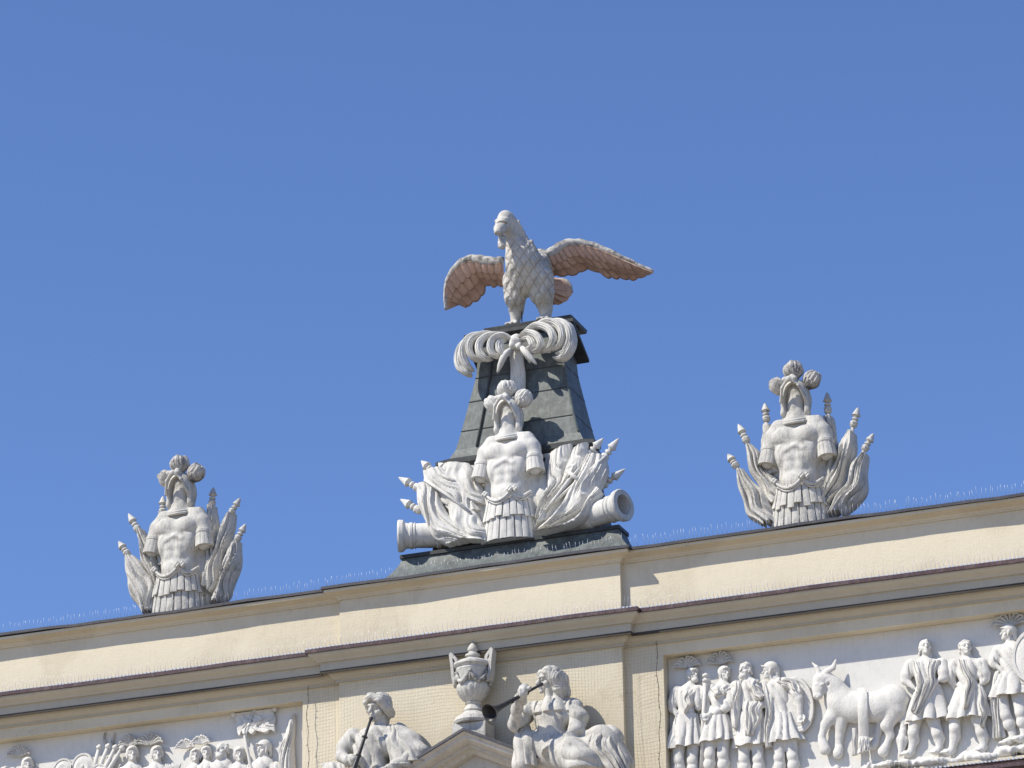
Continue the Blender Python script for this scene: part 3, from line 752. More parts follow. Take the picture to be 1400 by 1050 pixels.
TY = .12
def side_trophy(x, label, PX, spears, banners, seed):
    t = thing('armour_trophy', (x, TY, 15.955), label, 'trophy', 'armour trophies on the parapet')
    trophy_core(t, 'stone', 'stone', seed)
    for tip, mid, end, dy in spears:
        spear(t, PX(*tip, dy+.02+TY), PX(*mid, dy+TY), PX(*end, dy+TY), 'stone')
    for i, (L, R, y0, y1, nf) in enumerate(banners):
        f = lambda q: [PX(a, b, TY+y0+(y1-y0)*j/(len(q)-1)) for j, (a, b) in enumerate(q)]
        drape('banner', f(L), f(R), 'stone', t, nf, .09, .05, seed+i, .06, .6, 40, False, .06)
    return t
side_trophy(4.13, 'weathered stone armour trophy with helmet and spears on the parapet right of the pedestal', crop(980, 480, 4.2),
    [((62, 590), (110, 660), (330, 985), .0), ((122, 418), (170, 515), (300, 800), .08), ((275, 298), (285, 395), (290, 700), .14),
     ((633, 235), (638, 345), (690, 760), .16), ((812, 322), (785, 425), (690, 850), .10), ((900, 472), (850, 562), (690, 920), .02)],
    [([(112, 690), (128, 790), (150, 880), (190, 955), (255, 1000)], [(155, 680), (225, 760), (290, 830), (330, 900), (350, 985)], .02, -.06, 4),
     ([(165, 545), (180, 640), (215, 740), (265, 830), (300, 900)], [(208, 540), (258, 600), (315, 700), (375, 760), (390, 850)], .10, .02, 4),
     ([(265, 425), (262, 500), (265, 600), (290, 720)], [(325, 432), (345, 520), (370, 600), (390, 720)], .16, .1, 3),
     ([(608, 385), (612, 470), (622, 600), (630, 760)], [(668, 380), (692, 500), (705, 620), (700, 760)], .18, .12, 3),
     ([(752, 455), (715, 520), (690, 620), (630, 720), (600, 830)], [(800, 480), (798, 580), (760, 700), (720, 800), (670, 890)], .14, .06, 4),
     ([(828, 590), (772, 660), (735, 770), (680, 850), (640, 930)], [(872, 600), (868, 700), (858, 800), (820, 880), (745, 942)], .04, -.04, 4)], 11)
side_trophy(-4.23, 'weathered stone armour trophy with helmet and spears on the parapet left of the pedestal', crop(140, 610, 4.373),
    [((95, 568), (150, 645), (330, 970), .0), ((155, 402), (212, 500), (330, 800), .08), ((362, 298), (360, 395), (360, 700), .14),
     ((665, 245), (655, 345), (670, 760), .16), ((825, 310), (772, 395), (680, 850), .10), ((858, 463), (808, 555), (680, 920), .02)],
    [([(136, 670), (143, 780), (165, 870), (205, 945), (240, 995)], [(190, 655), (250, 720), (300, 790), (330, 880), (340, 980)], .02, -.06, 4),
     ([(210, 505), (225, 600), (245, 700), (290, 790), (320, 860)], [(248, 500), (285, 560), (330, 660), (360, 740), (380, 830)], .10, .02, 4),
     ([(340, 402), (335, 470), (335, 600), (350, 720)], [(385, 398), (400, 500), (410, 600), (410, 720)], .16, .1, 2),
     ([(628, 360), (630, 470), (625, 600), (630, 760)], [(678, 360), (690, 480), (700, 620), (690, 760)], .18, .12, 3),
     ([(745, 410), (700, 500), (690, 600), (630, 690), (610, 830)], [(795, 405), (785, 530), (745, 690), (720, 790), (670, 880)], .14, .06, 4),
     ([(795, 570), (738, 640), (720, 760), (680, 860), (650, 935)], [(828, 575), (826, 680), (805, 790), (770, 885), (735, 930)], .04, -.04, 4)], 31)

# central trophy: bright white, with piled banners and two cannons
D = crop(520, 430, 2.837)
ct = thing('armour_trophy', (-.01, 1.06, 16.69), 'bright white armour trophy among heaped banners leaning on the copper pedestal', 'trophy', 'armour trophies on the parapet')
trophy_core(ct, 'plaster', 'plaster', 5)
Yd = lambda y, dy: .97+(1-min(1, max(0, (y-560)/330)))*.20+dy
def DD(q, dy): return [D(x, y, Yd(y, dy)) for x, y in q]
for tip, mid, end, dy in (((158, 567), (205, 612), (330, 740), .0), ((70, 631), (150, 675), (330, 770), -.05), ((77, 716), (150, 760), (300, 840), .02),
                          ((866, 479), (805, 545), (640, 740), .02), ((926, 479), (865, 560), (660, 780), -.06), ((951, 598), (860, 665), (700, 800), .06),
                          ((225, 575), (262, 610), (360, 720), .03)):
    spear(ct, D(*tip, Yd(tip[1], dy)), D(*mid, Yd(mid[1], dy)), D(*end, Yd(end[1], dy)), 'plaster', 1.15)
for i, (L, R, dy, nf, am) in enumerate([
    ([(165, 605), (180, 680), (230, 760), (320, 850), (400, 880)], [(370, 585), (400, 640), (420, 720), (430, 800), (440, 870)], .10, 6, .05),
    ([(225, 582), (240, 640), (290, 700), (340, 740)], [(345, 578), (380, 630), (400, 690), (410, 740)], .03, 3, .07),
    ([(172, 612), (190, 660), (240, 730), (300, 790)], [(240, 592), (300, 640), (350, 700), (390, 760)], -.02, 4, .07),
    ([(140, 662), (148, 740), (175, 810), (215, 870), (262, 897)], [(212, 655), (235, 720), (280, 790), (330, 840), (390, 868)], -.08, 4, .08),
    ([(262, 740), (270, 800), (300, 850), (330, 880)], [(340, 735), (380, 780), (408, 830), (415, 878)], -.09, 3, .06),
    ([(620, 545), (630, 620), (620, 700), (600, 780), (598, 845)], [(840, 530), (850, 620), (820, 700), (740, 760), (680, 830)], .10, 6, .05),
    ([(655, 545), (648, 610), (640, 680), (612, 750), (602, 800)], [(742, 500), (738, 580), (712, 660), (670, 730), (640, 790)], .02, 4, .07),
    ([(745, 530), (720, 600), (690, 670), (640, 750), (600, 830)], [(802, 495), (800, 570), (770, 640), (720, 720), (660, 800)], -.04, 4, .07),
    ([(800, 545), (765, 620), (730, 700), (680, 770), (610, 842)], [(872, 548), (880, 620), (850, 690), (790, 760), (700, 830)], -.09, 4, .09),
    ([(838, 668), (800, 720), (770, 780), (690, 830), (595, 850)], [(862, 690), (832, 740), (800, 790), (740, 822), (640, 850)], -.16, 3, .05)]):
    drape('banner', DD(L, dy), DD(R, dy), 'plaster', ct, nf, am, .06, 60+i, .05, .8, 40)
for pts, r0 in (([(172, 640), (260, 700), (350, 770)], .022), ([(880, 545), (760, 650), (640, 760)], .022)):
    mb = MB(); mb.tube([D(x, y, Yd(y, -.17)) for x, y in pts], r0, 8); mb.build('pole', 'plaster', ct)
sw = MB(); sw.tube([D(735, 640, Yd(640, -.19)), D(640, 760, Yd(760, -.19))], [.03, .028, .012], 8); sw.tube([D(735, 640, Yd(640, -.19)), D(770, 600, Yd(600, -.19))], .02, 8)
sw.tube([D(722, 605, Yd(605, -.19)), D(772, 645, Yd(645, -.19))], [.028, .02, .028], 8); sw.build('sword', 'plaster', ct)
k = Clay((-1.3, .75, 16.5), (1.2, 1.45, 18.2), .022)
for pts in ([(200, 640), (230, 760), (330, 860)], [(330, 620), (370, 740), (420, 860)], [(620, 590), (640, 700), (620, 820)], [(740, 560), (730, 680), (660, 810)], [(830, 560), (800, 660), (720, 780)]):
    k.chain([D(x, y, Yd(y, .12)) for x, y in pts], [.09, .12, .09], .08)
k.wave(lambda x, y, z: .02*np.sin(17*x+9*z)*np.sin(13*z-6*x))
k.build('backing', 'plaster', ct)

def cannon(end, axis, L, label):
    e = V3(end); d = V3(axis); d /= np.linalg.norm(d); b = e-d*L
    o = thing('cannon', b, label, 'cannon', 'cannons under the banners')
    mb = MB(); mb.lathe([(.10, -.05), (.15, 0), (.185, .02), (.185, .08), (.17, .10), (.165, L*.45), (.18, L*.45+.015), (.18, L*.45+.06), (.163, L*.45+.075), (.158, L-.20), (.172, L-.19), (.175, L-.16), (.162, L-.145), (.17, L-.10), (.205, L-.07), (.212, L-.02), (.20, L), (.135, L+.004), (.128, L-.02), (.122, L-.42), (.02, L-.43)], b, d, 40)
    mb.build('barrel', 'plaster', o, True, False, 35)
    r = MB(); q = L-.22
    r.lathe([(.16, q-.012), (.176, q), (.16, q+.012)], b, d, 40); r.build('barrel_ring', 'plaster', o); return o
ca, sa = math.cos(math.radians(20)), math.sin(math.radians(20))
cannon(at(853, 690, .86), (ca, -sa, .05), 1.05, 'white cannon with its open muzzle pointing right beside the heaped banners')
cannon(at(544, 733, .90), (-ca, -sa, .0), 1.05, 'white cannon pointing left from under the heaped banners with its muzzle hidden')

# ------------------------------------------------------------------ carved figures
def unit(v): v = V3(v); return v/(np.linalg.norm(v)+1e-9)
def head(k, c, s, f, up=(0, 0, 1), hair=None, beard=False):
    """head of height s centred at c, looking along f"""
    f = unit(f); r = unit(np.cross(f, up)); u = np.cross(r, f); R = np.stack([r, f, u], 1); c = V3(c)
    P = lambda x, y, z: c+s*(x*r+y*f+z*u)
    kk = .05*s
    k.ell(P(0, -.03, .12), (.33*s, .40*s, .37*s), kk, R)
    k.ell(P(0, .12, -.20), (.245*s, .27*s, .30*s), kk, R)
    k.ell(P(0, .36, -.41), (.11*s, .09*s, .09*s), kk, R)
    k.chain([P(-.22, .29, .11), P(-.1, .375, .125), P(.1, .375, .125), P(.22, .29, .11)], [.05*s, .06*s, .06*s, .05*s], kk)
    for e in (-1, 1):
        k.ell(P(e*.145, .42, .03), (.105*s, .09*s, .06*s), .03*s, R, 'sub')
        k.ell(P(e*.145, .325, .025), (.075*s, .065*s, .045*s), .01*s, R)
        k.ell(P(e*.20, .22, -.14), (.11*s, .12*s, .11*s), kk, R)
        k.ell(P(e*.335, -.03, -.02), (.05*s, .09*s, .13*s), .02*s, R)
    k.cone(P(0, .37, .08), P(0, .50, -.11), .045*s, .075*s, .03*s)
    k.ell(P(0, .405, -.235), (.125*s, .05*s, .035*s), .015*s, R).ell(P(0, .395, -.305), (.105*s, .055*s, .04*s), .015*s, R)
    if beard:
        k.ell(P(0, .28, -.43), (.25*s, .22*s, .20*s), kk, R).ell(P(0, .40, -.19), (.17*s, .06*s, .035*s), .02*s, R)
        k.wave(lambda x, y, z: np.where(np.linalg.norm(np.stack([x, y, z], -1)-P(0, .28, -.46), axis=-1) < .26*s, .012*s*np.sin(60/s*.45*x)*np.sin(40/s*.45*z), 0), c-.8*s, c+.8*s)
    if hair:
        rg = random.Random(int(abs(c[0])*997)); n = {'curls': 46, 'waves': 60, 'long': 80}[hair]
        for i in range(n):
            a = rg.uniform(0, 2*math.pi); z = rg.uniform(-.25 if hair == 'curls' else -.55, .38)
            x, y = math.sin(a), math.cos(a)
            if y > .3 and z < .26: continue
            rr = math.sqrt(max(.02, 1-((z-.1)/.40)**2)) if z > .1 else 1
            p = P(.34*x*rr, -.03+.40*y*rr, z)
            t = unit(R@np.array([y*.4+rg.uniform(-.3, .3), -x*.4, -.9 if hair != 'curls' else rg.uniform(-.7, .2)]))
            t = unit(t-R@np.array([x, y, max(0, z)*2])*(t@(R@unit(np.array([x, y, max(0, z)*2])))))
            k.cone(p-t*.07*s, p+t*.10*s, .070*s, .05*s, .015*s)
        if hair == 'long': k.chain([P(0, -.40, .0), P(0, -.42, -.4), P(.05, -.34, -.75)], [.22*s, .24*s, .16*s], .05*s)
        if hair == 'waves': k.ell(P(0, -.42, -.22), (.2*s, .17*s, .2*s), .05*s)
    return P
def hand(k, w, d, s, curl=.5, palm=(0, -1, 0)):
    """hand at the wrist w pointing along d; s = hand length; four fingers and a thumb"""
    d = unit(d); n = unit(V3(palm)-d*(V3(palm)@d)); r = np.cross(d, n); w = V3(w)
    k.chain([w, w+d*.45*s], [.16*s, .21*s], .05*s)
    for i, (o, L) in enumerate(((-.23, .44), (-.08, .52), (.08, .50), (.22, .40))):
        a = w+d*.5*s+r*o*s; b = a+(d*(1-curl*.5)+n*curl*.5)*L*.5*s; c = b+(d*(1-curl)+n*curl)*L*.5*s
        k.chain([a-d*.1*s, a, b, c], [.085*s, .085*s, .075*s, .06*s], .015*s)
    a = w+d*.2*s-r*.2*s; k.chain([a, a+(d*.6-r*.6)*.25*s, a+(d*.9-r*.3+n*.3)*.45*s], [.09*s, .085*s, .065*s], .02*s)
def limb(k, pts, rad, kk=.025): k.chain(pts, rad, kk)

def pleated(name, mat, parent, rings, n, amp, seed=0, thick=.02):
    """closed pleated skirt: rings of (centre, rx, ry)"""
    rg = random.Random(seed); nu = n*8; G = []; ph = [rg.uniform(0, 6) for _ in range(3)]
    C0 = spline([r[0] for r in rings], 16); tt = np.linspace(0, 1, len(rings)); T = np.linspace(0, 1, 16)
    RX = np.interp(T, tt, [r[1] for r in rings]); RY = np.interp(T, tt, [r[2] for r in rings]); v = []; f = []
    for i in range(16):
        t = T[i]
        for j in range(nu):
            a = 2*math.pi*j/nu; w = n*j/nu+.35*math.sin(2*a+ph[0]+t)+.12*math.sin(5*t+3*a+ph[1])
            q = 1+amp*(.3+.9*t)*(float(fold(w, .7))-.5)
            v.append(C0[i]+np.array([RX[i]*q*math.sin(a), -RY[i]*q*math.cos(a), .012*math.sin(7*a+ph[2])*(t > .9)]))
    for i in range(15):
        for j in range(nu):
            j2 = (j+1) % nu; f.append((i*nu+j, i*nu+j2, (i+1)*nu+j2, (i+1)*nu+j))
    mb = MB(); mb.add(v, f); mb.add([C0[0]]+v[:nu], [(0, j+1, (j+1) % nu+1) for j in range(nu)])
    # slightly raised closed underside
    up = [C0[-1]+(p-C0[-1])*.92+np.array([0, 0, .03]) for p in v[-nu:]]
    mb.add(v[-nu:]+up+[C0[-1]+np.array([0, 0, .05])], [(j, (j+1) % nu, nu+(j+1) % nu, nu+j) for j in range(nu)]+[(nu+j, nu+(j+1) % nu, 2*nu) for j in range(nu)])
    return mb.build(name, mat, parent, True, False, 50)
def crest(name, c, w, h, mat, parent, n=9, ax=(0, 0, 1), lean=0):
    """ostrich-feather crest fanned over a helmet"""
    mb = MB(); c = V3(c)
    for i in range(n):
        e = (i-(n-1)/2)/((n-1)/2)
        a = e*1.25+lean; tip = c+np.array([math.sin(a)*w, -.03, math.cos(a)*h*(1-.25*abs(e))])
        d = tip-c; cur = np.array([.3*np.sign(e if e else .3)*w, -.02, -.16*h])
        mb.tube(spline([c, c+d*.45, c+d*.85, tip+cur*.5, tip+cur+np.array([0, 0, -.10*h])], 12), [.008, .014, .018, .015, .006], 7)
        mb.tube(spline([c+np.array([.01, .01, 0]), c+d*.5+np.array([.012, .012, 0]), c+d*.8+cur*.35], 8), [.008, .012, .006], 6)
    return mb.build(name, mat, parent)
def helm(name, c, s, f, mat, parent, hood=False):
    f = unit(f); r = unit(np.cross(f, (0, 0, 1))); u = np.cross(r, f); R = np.stack([r, f, u], 1); c = V3(c)
    P = lambda x, y, z: c+s*(x*r+y*f+z*u)
    k = Clay(c-.95*s, c+.95*s, s/17)
    k.ell(P(0, -.05, .2), (.43*s, .50*s, .43*s), .03*s, R)
    k.chain([P(0, -.32, .1), P(0, -.42, -.38 if not hood else -.7)], [.28*s, .20*s], .08*s)
    for e in (-1, 1): k.chain([P(e*.37, .0, .05), P(e*.34, .12, -.32)], [.10*s, .05*s], .05*s)
    k.chain([P(-.38, .1, .2), P(-.25, .42, .28), P(0, .54, .36), P(.25, .42, .28), P(.38, .1, .2)], [.05*s]*5, .03*s)
    k.ell(P(0, .55, -.15), (.31*s, .45*s, .42*s), .02*s, R, 'sub')
    k.ell(P(0, .1, -.3), (.30*s, .42*s, .36*s), .02*s, R, 'sub')
    return k.build(name, mat, parent)
def shield(name, c, rx, rz, n, mat, parent, tilt=0):
    """round shield seen from the front; n = facing direction"""
    mb = MB(); x, y, d = frame(n)
    mb.lathe([(.01, .055), (.12, .05), (.18, .035), (.5, .045), (.8, .02), (.84, .035), (.96, .035), (1.0, .0), (.97, -.03), (.01, -.03)], (0, 0, 0), (0, -1, 0), 48)
    ca_, sa_ = math.cos(tilt), math.sin(tilt); v = []
    for p in mb.v:
        q = V3(p); X, Z = q[0]*rx, q[2]*rz; v.append(V3(c)+(X*ca_-Z*sa_)*np.array([1., 0, 0])+(X*sa_+Z*ca_)*np.array([0, 0, 1.])+np.array([0, q[1]+.12*X*n[0], 0]))
    mb.v = [tuple(q) for q in v]; return mb.build(name, mat, parent, True, False, 35)

RY = .12                                           # mean depth of the carved figures in front of the panel face
def carved_man(panel, PX, spec, h=.0085, mat='relief', name='carved_soldier'):
    """relief figure; spec holds photograph-measured joints of the carving"""
    g = lambda key, dy=0.0: [PX(x, y, RY+d+dy) for x, y, d in spec[key]]
    hd = spec['head']; hc = PX(hd[0], hd[1], RY+hd[2]); s = hd[3]
    allp = [p for kx in ('torso', 'arm_l', 'arm_r', 'leg_l', 'leg_r') if kx in spec for p in g(kx)]+[hc]
    lo = np.min(allp, 0)-np.array([.26, .24, .14]); hi = np.max(allp, 0)+np.array([.26, .26, .24]); hi[1] = min(hi[1], REC+.03)
    k = Clay(lo, hi, h)
    T = g('torso'); w = spec.get('w', .17)
    k.chain([hc-np.array([0, -.01, .28*s]), T[0]], [.26*s, .30*s], .03)
    k.ell(T[0]+np.array([0, .0, -.06]), (w*.95, .10, .10), .05)
    k.chain([T[0]+np.array([0, 0, -.10])]+T[1:], [w*.72]+[w*.66]*(len(T)-2)+[w*.74], .06)
    head(k, hc, s, spec['face'], hair=spec.get('hair'), beard=spec.get('beard', False))
    for kx, rr in (('arm_l', (.068, .055, .042, .034)), ('arm_r', (.068, .055, .042, .034))):
        if kx in spec:
            A = g(kx); q = spec.get('sleeve', True)
            limb(k, A[:3], (.07, .052, .036), .03)
            if q: k.cone(A[0], A[0]*.35+A[1]*.65, .078, .082, .02)
            if len(A) > 2: hand(k, A[2], A[2]-A[1], .15, spec.get('curl', .5))
    for kx in ('leg_l', 'leg_r'):
        if kx in spec:
            A = g(kx)
            limb(k, [A[0], A[1], A[1]*.62+A[2]*.38+np.array([.01, .03, 0]), A[2]], (.088, .062, .064, .042), .03)
            if spec.get('boots', True): k.cone(A[1]*.55+A[2]*.45, A[1]*.6+A[2]*.4, .07, .07, .01)
            ft = A[3] if len(A) > 3 else A[2]+np.array([-.10, -.08, -.05])
            k.chain([A[2]+np.array([0, .02, -.02]), (A[2]+ft)/2+np.array([0, 0, -.03]), ft], [.045, .042, .034], .02)
            for t in range(5): k.cone(ft+np.array([.018*(t-2), -.01, 0]), ft+np.array([.018*(t-2)-.01, -.04, -.012]), .014, .011, .008)
    fo = spec.get('folds', 9); ph = hd[0]*.37; Zt, Zb = T[0][2]+.02, T[-1][2]-.05
    k.wave(lambda x, y, z: np.where((z < Zt) & (z > Zb) & (np.abs(x-T[0][0]) < w*1.05), -.034*(1-fold(fo*(x+.45*z*spec.get('drape', 1))+.5*np.sin(6*z+ph), .55))*-1*np.clip((Zt-z)/.08, 0, 1)*np.clip((z-Zb)/.05, 0, 1), 0))
    o = k.build(name, mat, panel)
    WLOC[o] = WLOC[panel]
    if 'helm' in spec: helm('helmet', hc, s, spec['face'], mat, o, spec['helm'] == 'hood')
    if 'crest' in spec: cx, cy, cw, ch = spec['crest']; crest('plume', PX(cx, cy, RY+.0), cw, ch, 'stone' if spec.get('dirty') else mat, o)
    if 'skirt' in spec:
        top, bot, wt, wb, n = spec['skirt']
        pleated('tunic_skirt', mat, o, [(PX(*top, RY-.01), wt, .12), ((PX(*top, RY-.01)+PX(*bot, RY-.02))/2, (wt+wb)/2*1.02, .13), (PX(*bot, RY-.02), wb, .15)], n, .42, int(hd[0]))
    for i, (L, R, y0, y1, nf) in enumerate(spec.get('cloth', [])):
        f = lambda q: [PX(a, b, RY+y0+(y1-y0)*j/(len(q)-1)) for j, (a, b) in enumerate(q)]
        drape('cloak', f(L), f(R), mat, o, nf, .075, .03, int(hd[0])+i, .01, .35, 28)
    return o
for side in (1, -1):
    pass
pr = thing('relief_panel', (PX0, REC, ZP0), 'white relief panel of soldiers, a bull and two men, right of the gable', 'relief')
pl = thing('relief_panel', (-PX0-.05, REC, ZP0), 'white relief panel of crowded helmeted soldiers with a standard, left of the gable', 'relief')
for o_, a, b in ((pr, PX0, PX1), (pl, -PX1, -PX0-.05)):
    MB().box((a+.002, REC, ZP0-.02), (b-.002, REC+.12, ZP1-.002)).build('panel_ground', 'reliefbg', o_, False)
E7, E8 = crop(890, 850, 5.185), crop(1100, 820, 4.567)
# rocky ledge the figures stand on
def ledge(panel, x0, x1, z, seed):
    k = Clay((x0, -.10, z-.12), (x1, REC+.03, z+.16), .02); rg = random.Random(seed); x = x0
    while x < x1:
        k.ell((x, rg.uniform(.05, .12), z+rg.uniform(-.03, .03)), (rg.uniform(.15, .4), rg.uniform(.08, .14), rg.uniform(.035, .07)), .03); x += rg.uniform(.12, .34)
    k.wave(lambda x, y, z: .022*np.sin(9*x+5*np.sin(3.7*x)+9*y)*np.sin(21*z+7*x)+.010*np.sin(27*x+9*np.sin(11*x)+31*z)+.008*np.sin(41*y-17*x+6*np.sin(7*x)))
    k.build('rocky_ledge', 'relief', panel)
ledge(pr, PX0+.03, 9.4, 12.86, 5)
ledge(pl, -9.4, -PX0-.1, 12.86, 6)
FOOT = 12.90
def leg(PX, hip, knee, ankle): return [(*hip, 0), (*knee, -.03), (*ankle, 0)]
carved_man(pr, E7, dict(head=(290, 378, -.02, .172), face=(.75, -.65, .1), torso=[(262, 470, 0), (255, 560, 0), (250, 680, 0)], w=.17, helm='helmet', crest=(255, 325, .15, .15), dirty=True,
    arm_l=[(180, 500, 0), (150, 610, -.02), (235, 700, -.08)], arm_r=[(335, 490, -.02), (325, 600, -.05), (378, 470, -.06)], beard=True,
    skirt=((250, 660), (235, 890), .135, .215, 11), leg_l=[(195, 850, 0), (190, 980, -.03), (195, 1120, 0)], leg_r=[(300, 850, 0), (290, 980, -.03), (290, 1120, 0)],
    cloth=[([(205, 480), (240, 560), (235, 650)], [(330, 480), (300, 560), (250, 650)], -.07, -.09, 3)]))
st_ = MB(); st_.tube([E7(380, 380, .03), E7(362, 700, .05), E7(350, 1100, .08)], .024, 8)
for yy in (375, 410): st_.lathe([(.01, -.03), (.04, -.015), (.04, .015), (.01, .03)], E7(380, yy, .03), (0, 0, 1), 12)
st_.build('staff', 'relief', pr)
carved_man(pr, E7, dict(head=(517, 366, -.01, .175), face=(.65, -.75, .05), torso=[(500, 455, 0), (485, 560, 0), (470, 680, 0)], w=.165, helm='helmet', crest=(490, 300, .14, .17), dirty=True,
    arm_l=[(420, 480, .02), (400, 560, .0), (385, 640, -.02)], arm_r=[(570, 500, -.03), (540, 600, -.08), (410, 650, -.12)],
    skirt=((470, 670), (465, 850), .135, .20, 9), leg_l=[(420, 830, 0), (410, 940, -.03), (400, 1100, 0)], leg_r=[(510, 830, 0), (505, 940, -.03), (510, 1100, 0)],
    cloth=[([(410, 440), (430, 500), (450, 540)], [(580, 450), (540, 500), (480, 540)], -.06, -.09, 3)]))
carved_man(pr, E7, dict(head=(668, 338, -.03, .200), face=(-.5, -.85, .05), torso=[(690, 430, 0), (690, 560, 0), (700, 720, 0)], w=.18, hair='curls', beard=True, folds=12,
    arm_l=[(600, 460, -.01), (575, 580, -.04), (590, 730, -.04)], arm_r=[(790, 460, 0), (840, 560, -.04), (730, 610, -.12)],
    skirt=((705, 640), (705, 880), .15, .19, 8), leg_l=[(660, 840, 0), (655, 970, -.03), (660, 1110, 0)], leg_r=[(750, 840, 0), (755, 970, -.03), (760, 1110, 0)],
    cloth=[([(590, 420), (575, 560), (570, 740)], [(640, 410), (640, 560), (620, 760)], -.08, -.09, 3), ([(770, 410), (800, 540), (800, 700), (810, 890)], [(850, 470), (870, 560), (860, 740), (855, 880)], -.06, -.06, 3),
           ([(640, 410), (700, 500), (760, 560)], [(760, 405), (760, 450), (800, 520)], -.10, -.12, 3), ([(640, 560), (650, 680), (660, 800)], [(800, 560), (770, 660), (740, 800)], -.11, -.12, 5)]), name='carved_man')
sh = shield('shield', E7(1035, 585, .10), .205, .35, (.1, -1, 0), 'relief', pr, .10)
carved_man(pr, E7, dict(head=(842, 346, -.02, .190), face=(-.95, -.3, .0), torso=[(915, 440, 0), (920, 540, 0), (925, 680, 0)], w=.165, helm='hood',
    arm_l=[(860, 460, -.03), (850, 560, -.05), (870, 640, -.05)], arm_r=[(990, 440, -.06), (1040, 540, -.10), (1050, 640, -.10)],
    skirt=((925, 650), (950, 850), .135, .205, 9), leg_l=[(905, 830, 0), (905, 960, -.03), (905, 1110, 0)], leg_r=[(985, 830, 0), (1000, 950, -.03), (1010, 1100, 0)],
    cloth=[([(880, 400), (900, 440), (980, 480)], [(960, 390), (1030, 420), (1070, 500)], -.08, -.10, 3)]))
# bull
def bull():
    Y0 = .11; X = lambda x, y, d=0.0: E8(x, y, Y0+d)
    k = Clay(E8(30, 1000, 0)*[1, 0, 1]+[-.1, -.13, -.1], E8(660, 350, 0)*[1, 0, 1]+[.1, REC+.03, .15], .0105)
    k.chain([X(225, 650), X(330, 672, -.01), X(450, 665, -.01), X(540, 640)], [.185, .175, .168, .185], .08)
    k.ell(X(548, 615), (.17, .13, .17), .06).ell(X(215, 610), (.14, .14, .18), .06)
    k.chain([X(205, 610), X(175, 545, -.03), X(130, 492, -.07)], [.165, .125, .095], .05)
    k.chain([X(92, 500, -.11), X(80, 548, -.13), X(72, 585, -.15)], [.098, .080, .060], .025)
    k.ell(X(72, 592, -.17), (.055, .05, .038), .015)
    for x, y in ((60, 518), (98, 518)): k.ell(X(x, y, -.19), (.030, .03, .022), .006)
    for x, y in ((58, 588), (84, 590)): k.ell(X(x, y, -.22), .016, .006, None, 'sub')
    k.chain([X(48, 600, -.19), X(72, 608, -.225), X(98, 600, -.18)], [.008, .01, .008], .006, 'sub')
    k.chain([X(74, 470, -.11), X(82, 442, -.12), X(66, 412, -.12), X(38, 385, -.11)], [.034, .030, .022, .010], .012)
    k.chain([X(98, 466, -.11), X(130, 440, -.12), X(168, 418, -.11), X(188, 368, -.09)], [.040, .038, .032, .012], .012)
    k.chain([X(108, 498, -.10), X(134, 510, -.13), X(142, 535, -.12)], [.028, .042, .018], .012).ell(X(138, 515, -.165), (.02, .03, .03), .01, None, 'sub')
    k.chain([X(66, 470, -.15), X(78, 484, -.17), X(96, 482, -.16)], [.03, .035, .03], .02)
    limb(k, [X(180, 710, -.03), X(125, 775, -.05), X(102, 850, -.05), X(112, 905, -.05)], (.105, .058, .040, .037)); k.chain([X(105, 880, -.05), X(122, 930, -.06)], [.055, .068], .012)
    limb(k, [X(225, 750), X(216, 850, .02), X(208, 945, .02)], (.092, .050, .040)); k.chain([X(214, 925, .01), X(204, 958, .0)], [.05, .066], .012)
    limb(k, [X(555, 690, -.02), X(510, 780, -.03), X(532, 845, .0), X(497, 925, -.02)], (.14, .074, .046, .040)); k.chain([X(500, 915, -.02), X(486, 945, -.03)], [.05, .066], .012)
    limb(k, [X(505, 720, .03), X(468, 800, .05), X(442, 890, .05)], (.10, .052, .040)); k.chain([X(444, 885, .05), X(426, 908, .04)], [.05, .062], .012)
    k.chain([X(590, 562), X(622, 620, .01), X(615, 760, -.01), X(608, 870, -.02)], [.038, .044, .040, .042], .02); k.chain([X(606, 875, -.02), X(598, 955, -.02)], [.062, .03], .03)
    k.wave(lambda x, y, z: -.010*fold(14*(x-.2*z))*(z < E8(0, 880, Y0)[2])*(x > E8(570, 880, Y0)[0]))
    k.wave(lambda x, y, z: .003*np.sin(21*x+9*z)*np.sin(17*z-5*x))
    o = k.build('carved_bull', 'relief', pr)
    co = np.empty(len(o.data.vertices)*3, np.float32); o.data.vertices.foreach_get('co', co); co = co.reshape(-1, 3); yy = co[:, 1]+WLOC[pr][1]
    co[:, 1] = REC-(REC-yy)*.92-WLOC[pr][1]; o.data.vertices.foreach_set('co', co.ravel()); o.data.update()
    f = lambda q, d: [E8(a, b, d+e) for a, b, e in q]
    drape('blanket_band', f([(322, 553, .04), (322, 590, -.055), (322, 665, -.085), (325, 740, -.055), (330, 850, .03)], 0), f([(378, 546, .04), (382, 585, -.055), (385, 665, -.085), (388, 740, -.055), (392, 850, .03)], 0), 'relief', o, 1, .006, .03, 3, .015, .1)
    drape('blanket_fringe', f([(328, 852, .02), (328, 900, .0), (322, 955, .0)], 0), f([(394, 850, .02), (400, 900, .0), (402, 930, .0)], 0), 'relief', o, 6, .03, .03, 4, .02, .2)
    drape('blanket_fringe', f([(293, 800, .07), (293, 880, .06), (290, 968, .05)], 0), f([(326, 800, .07), (326, 880, .06), (325, 960, .05)], 0), 'relief', o, 4, .03, .03, 5, .02, .2)
bull()
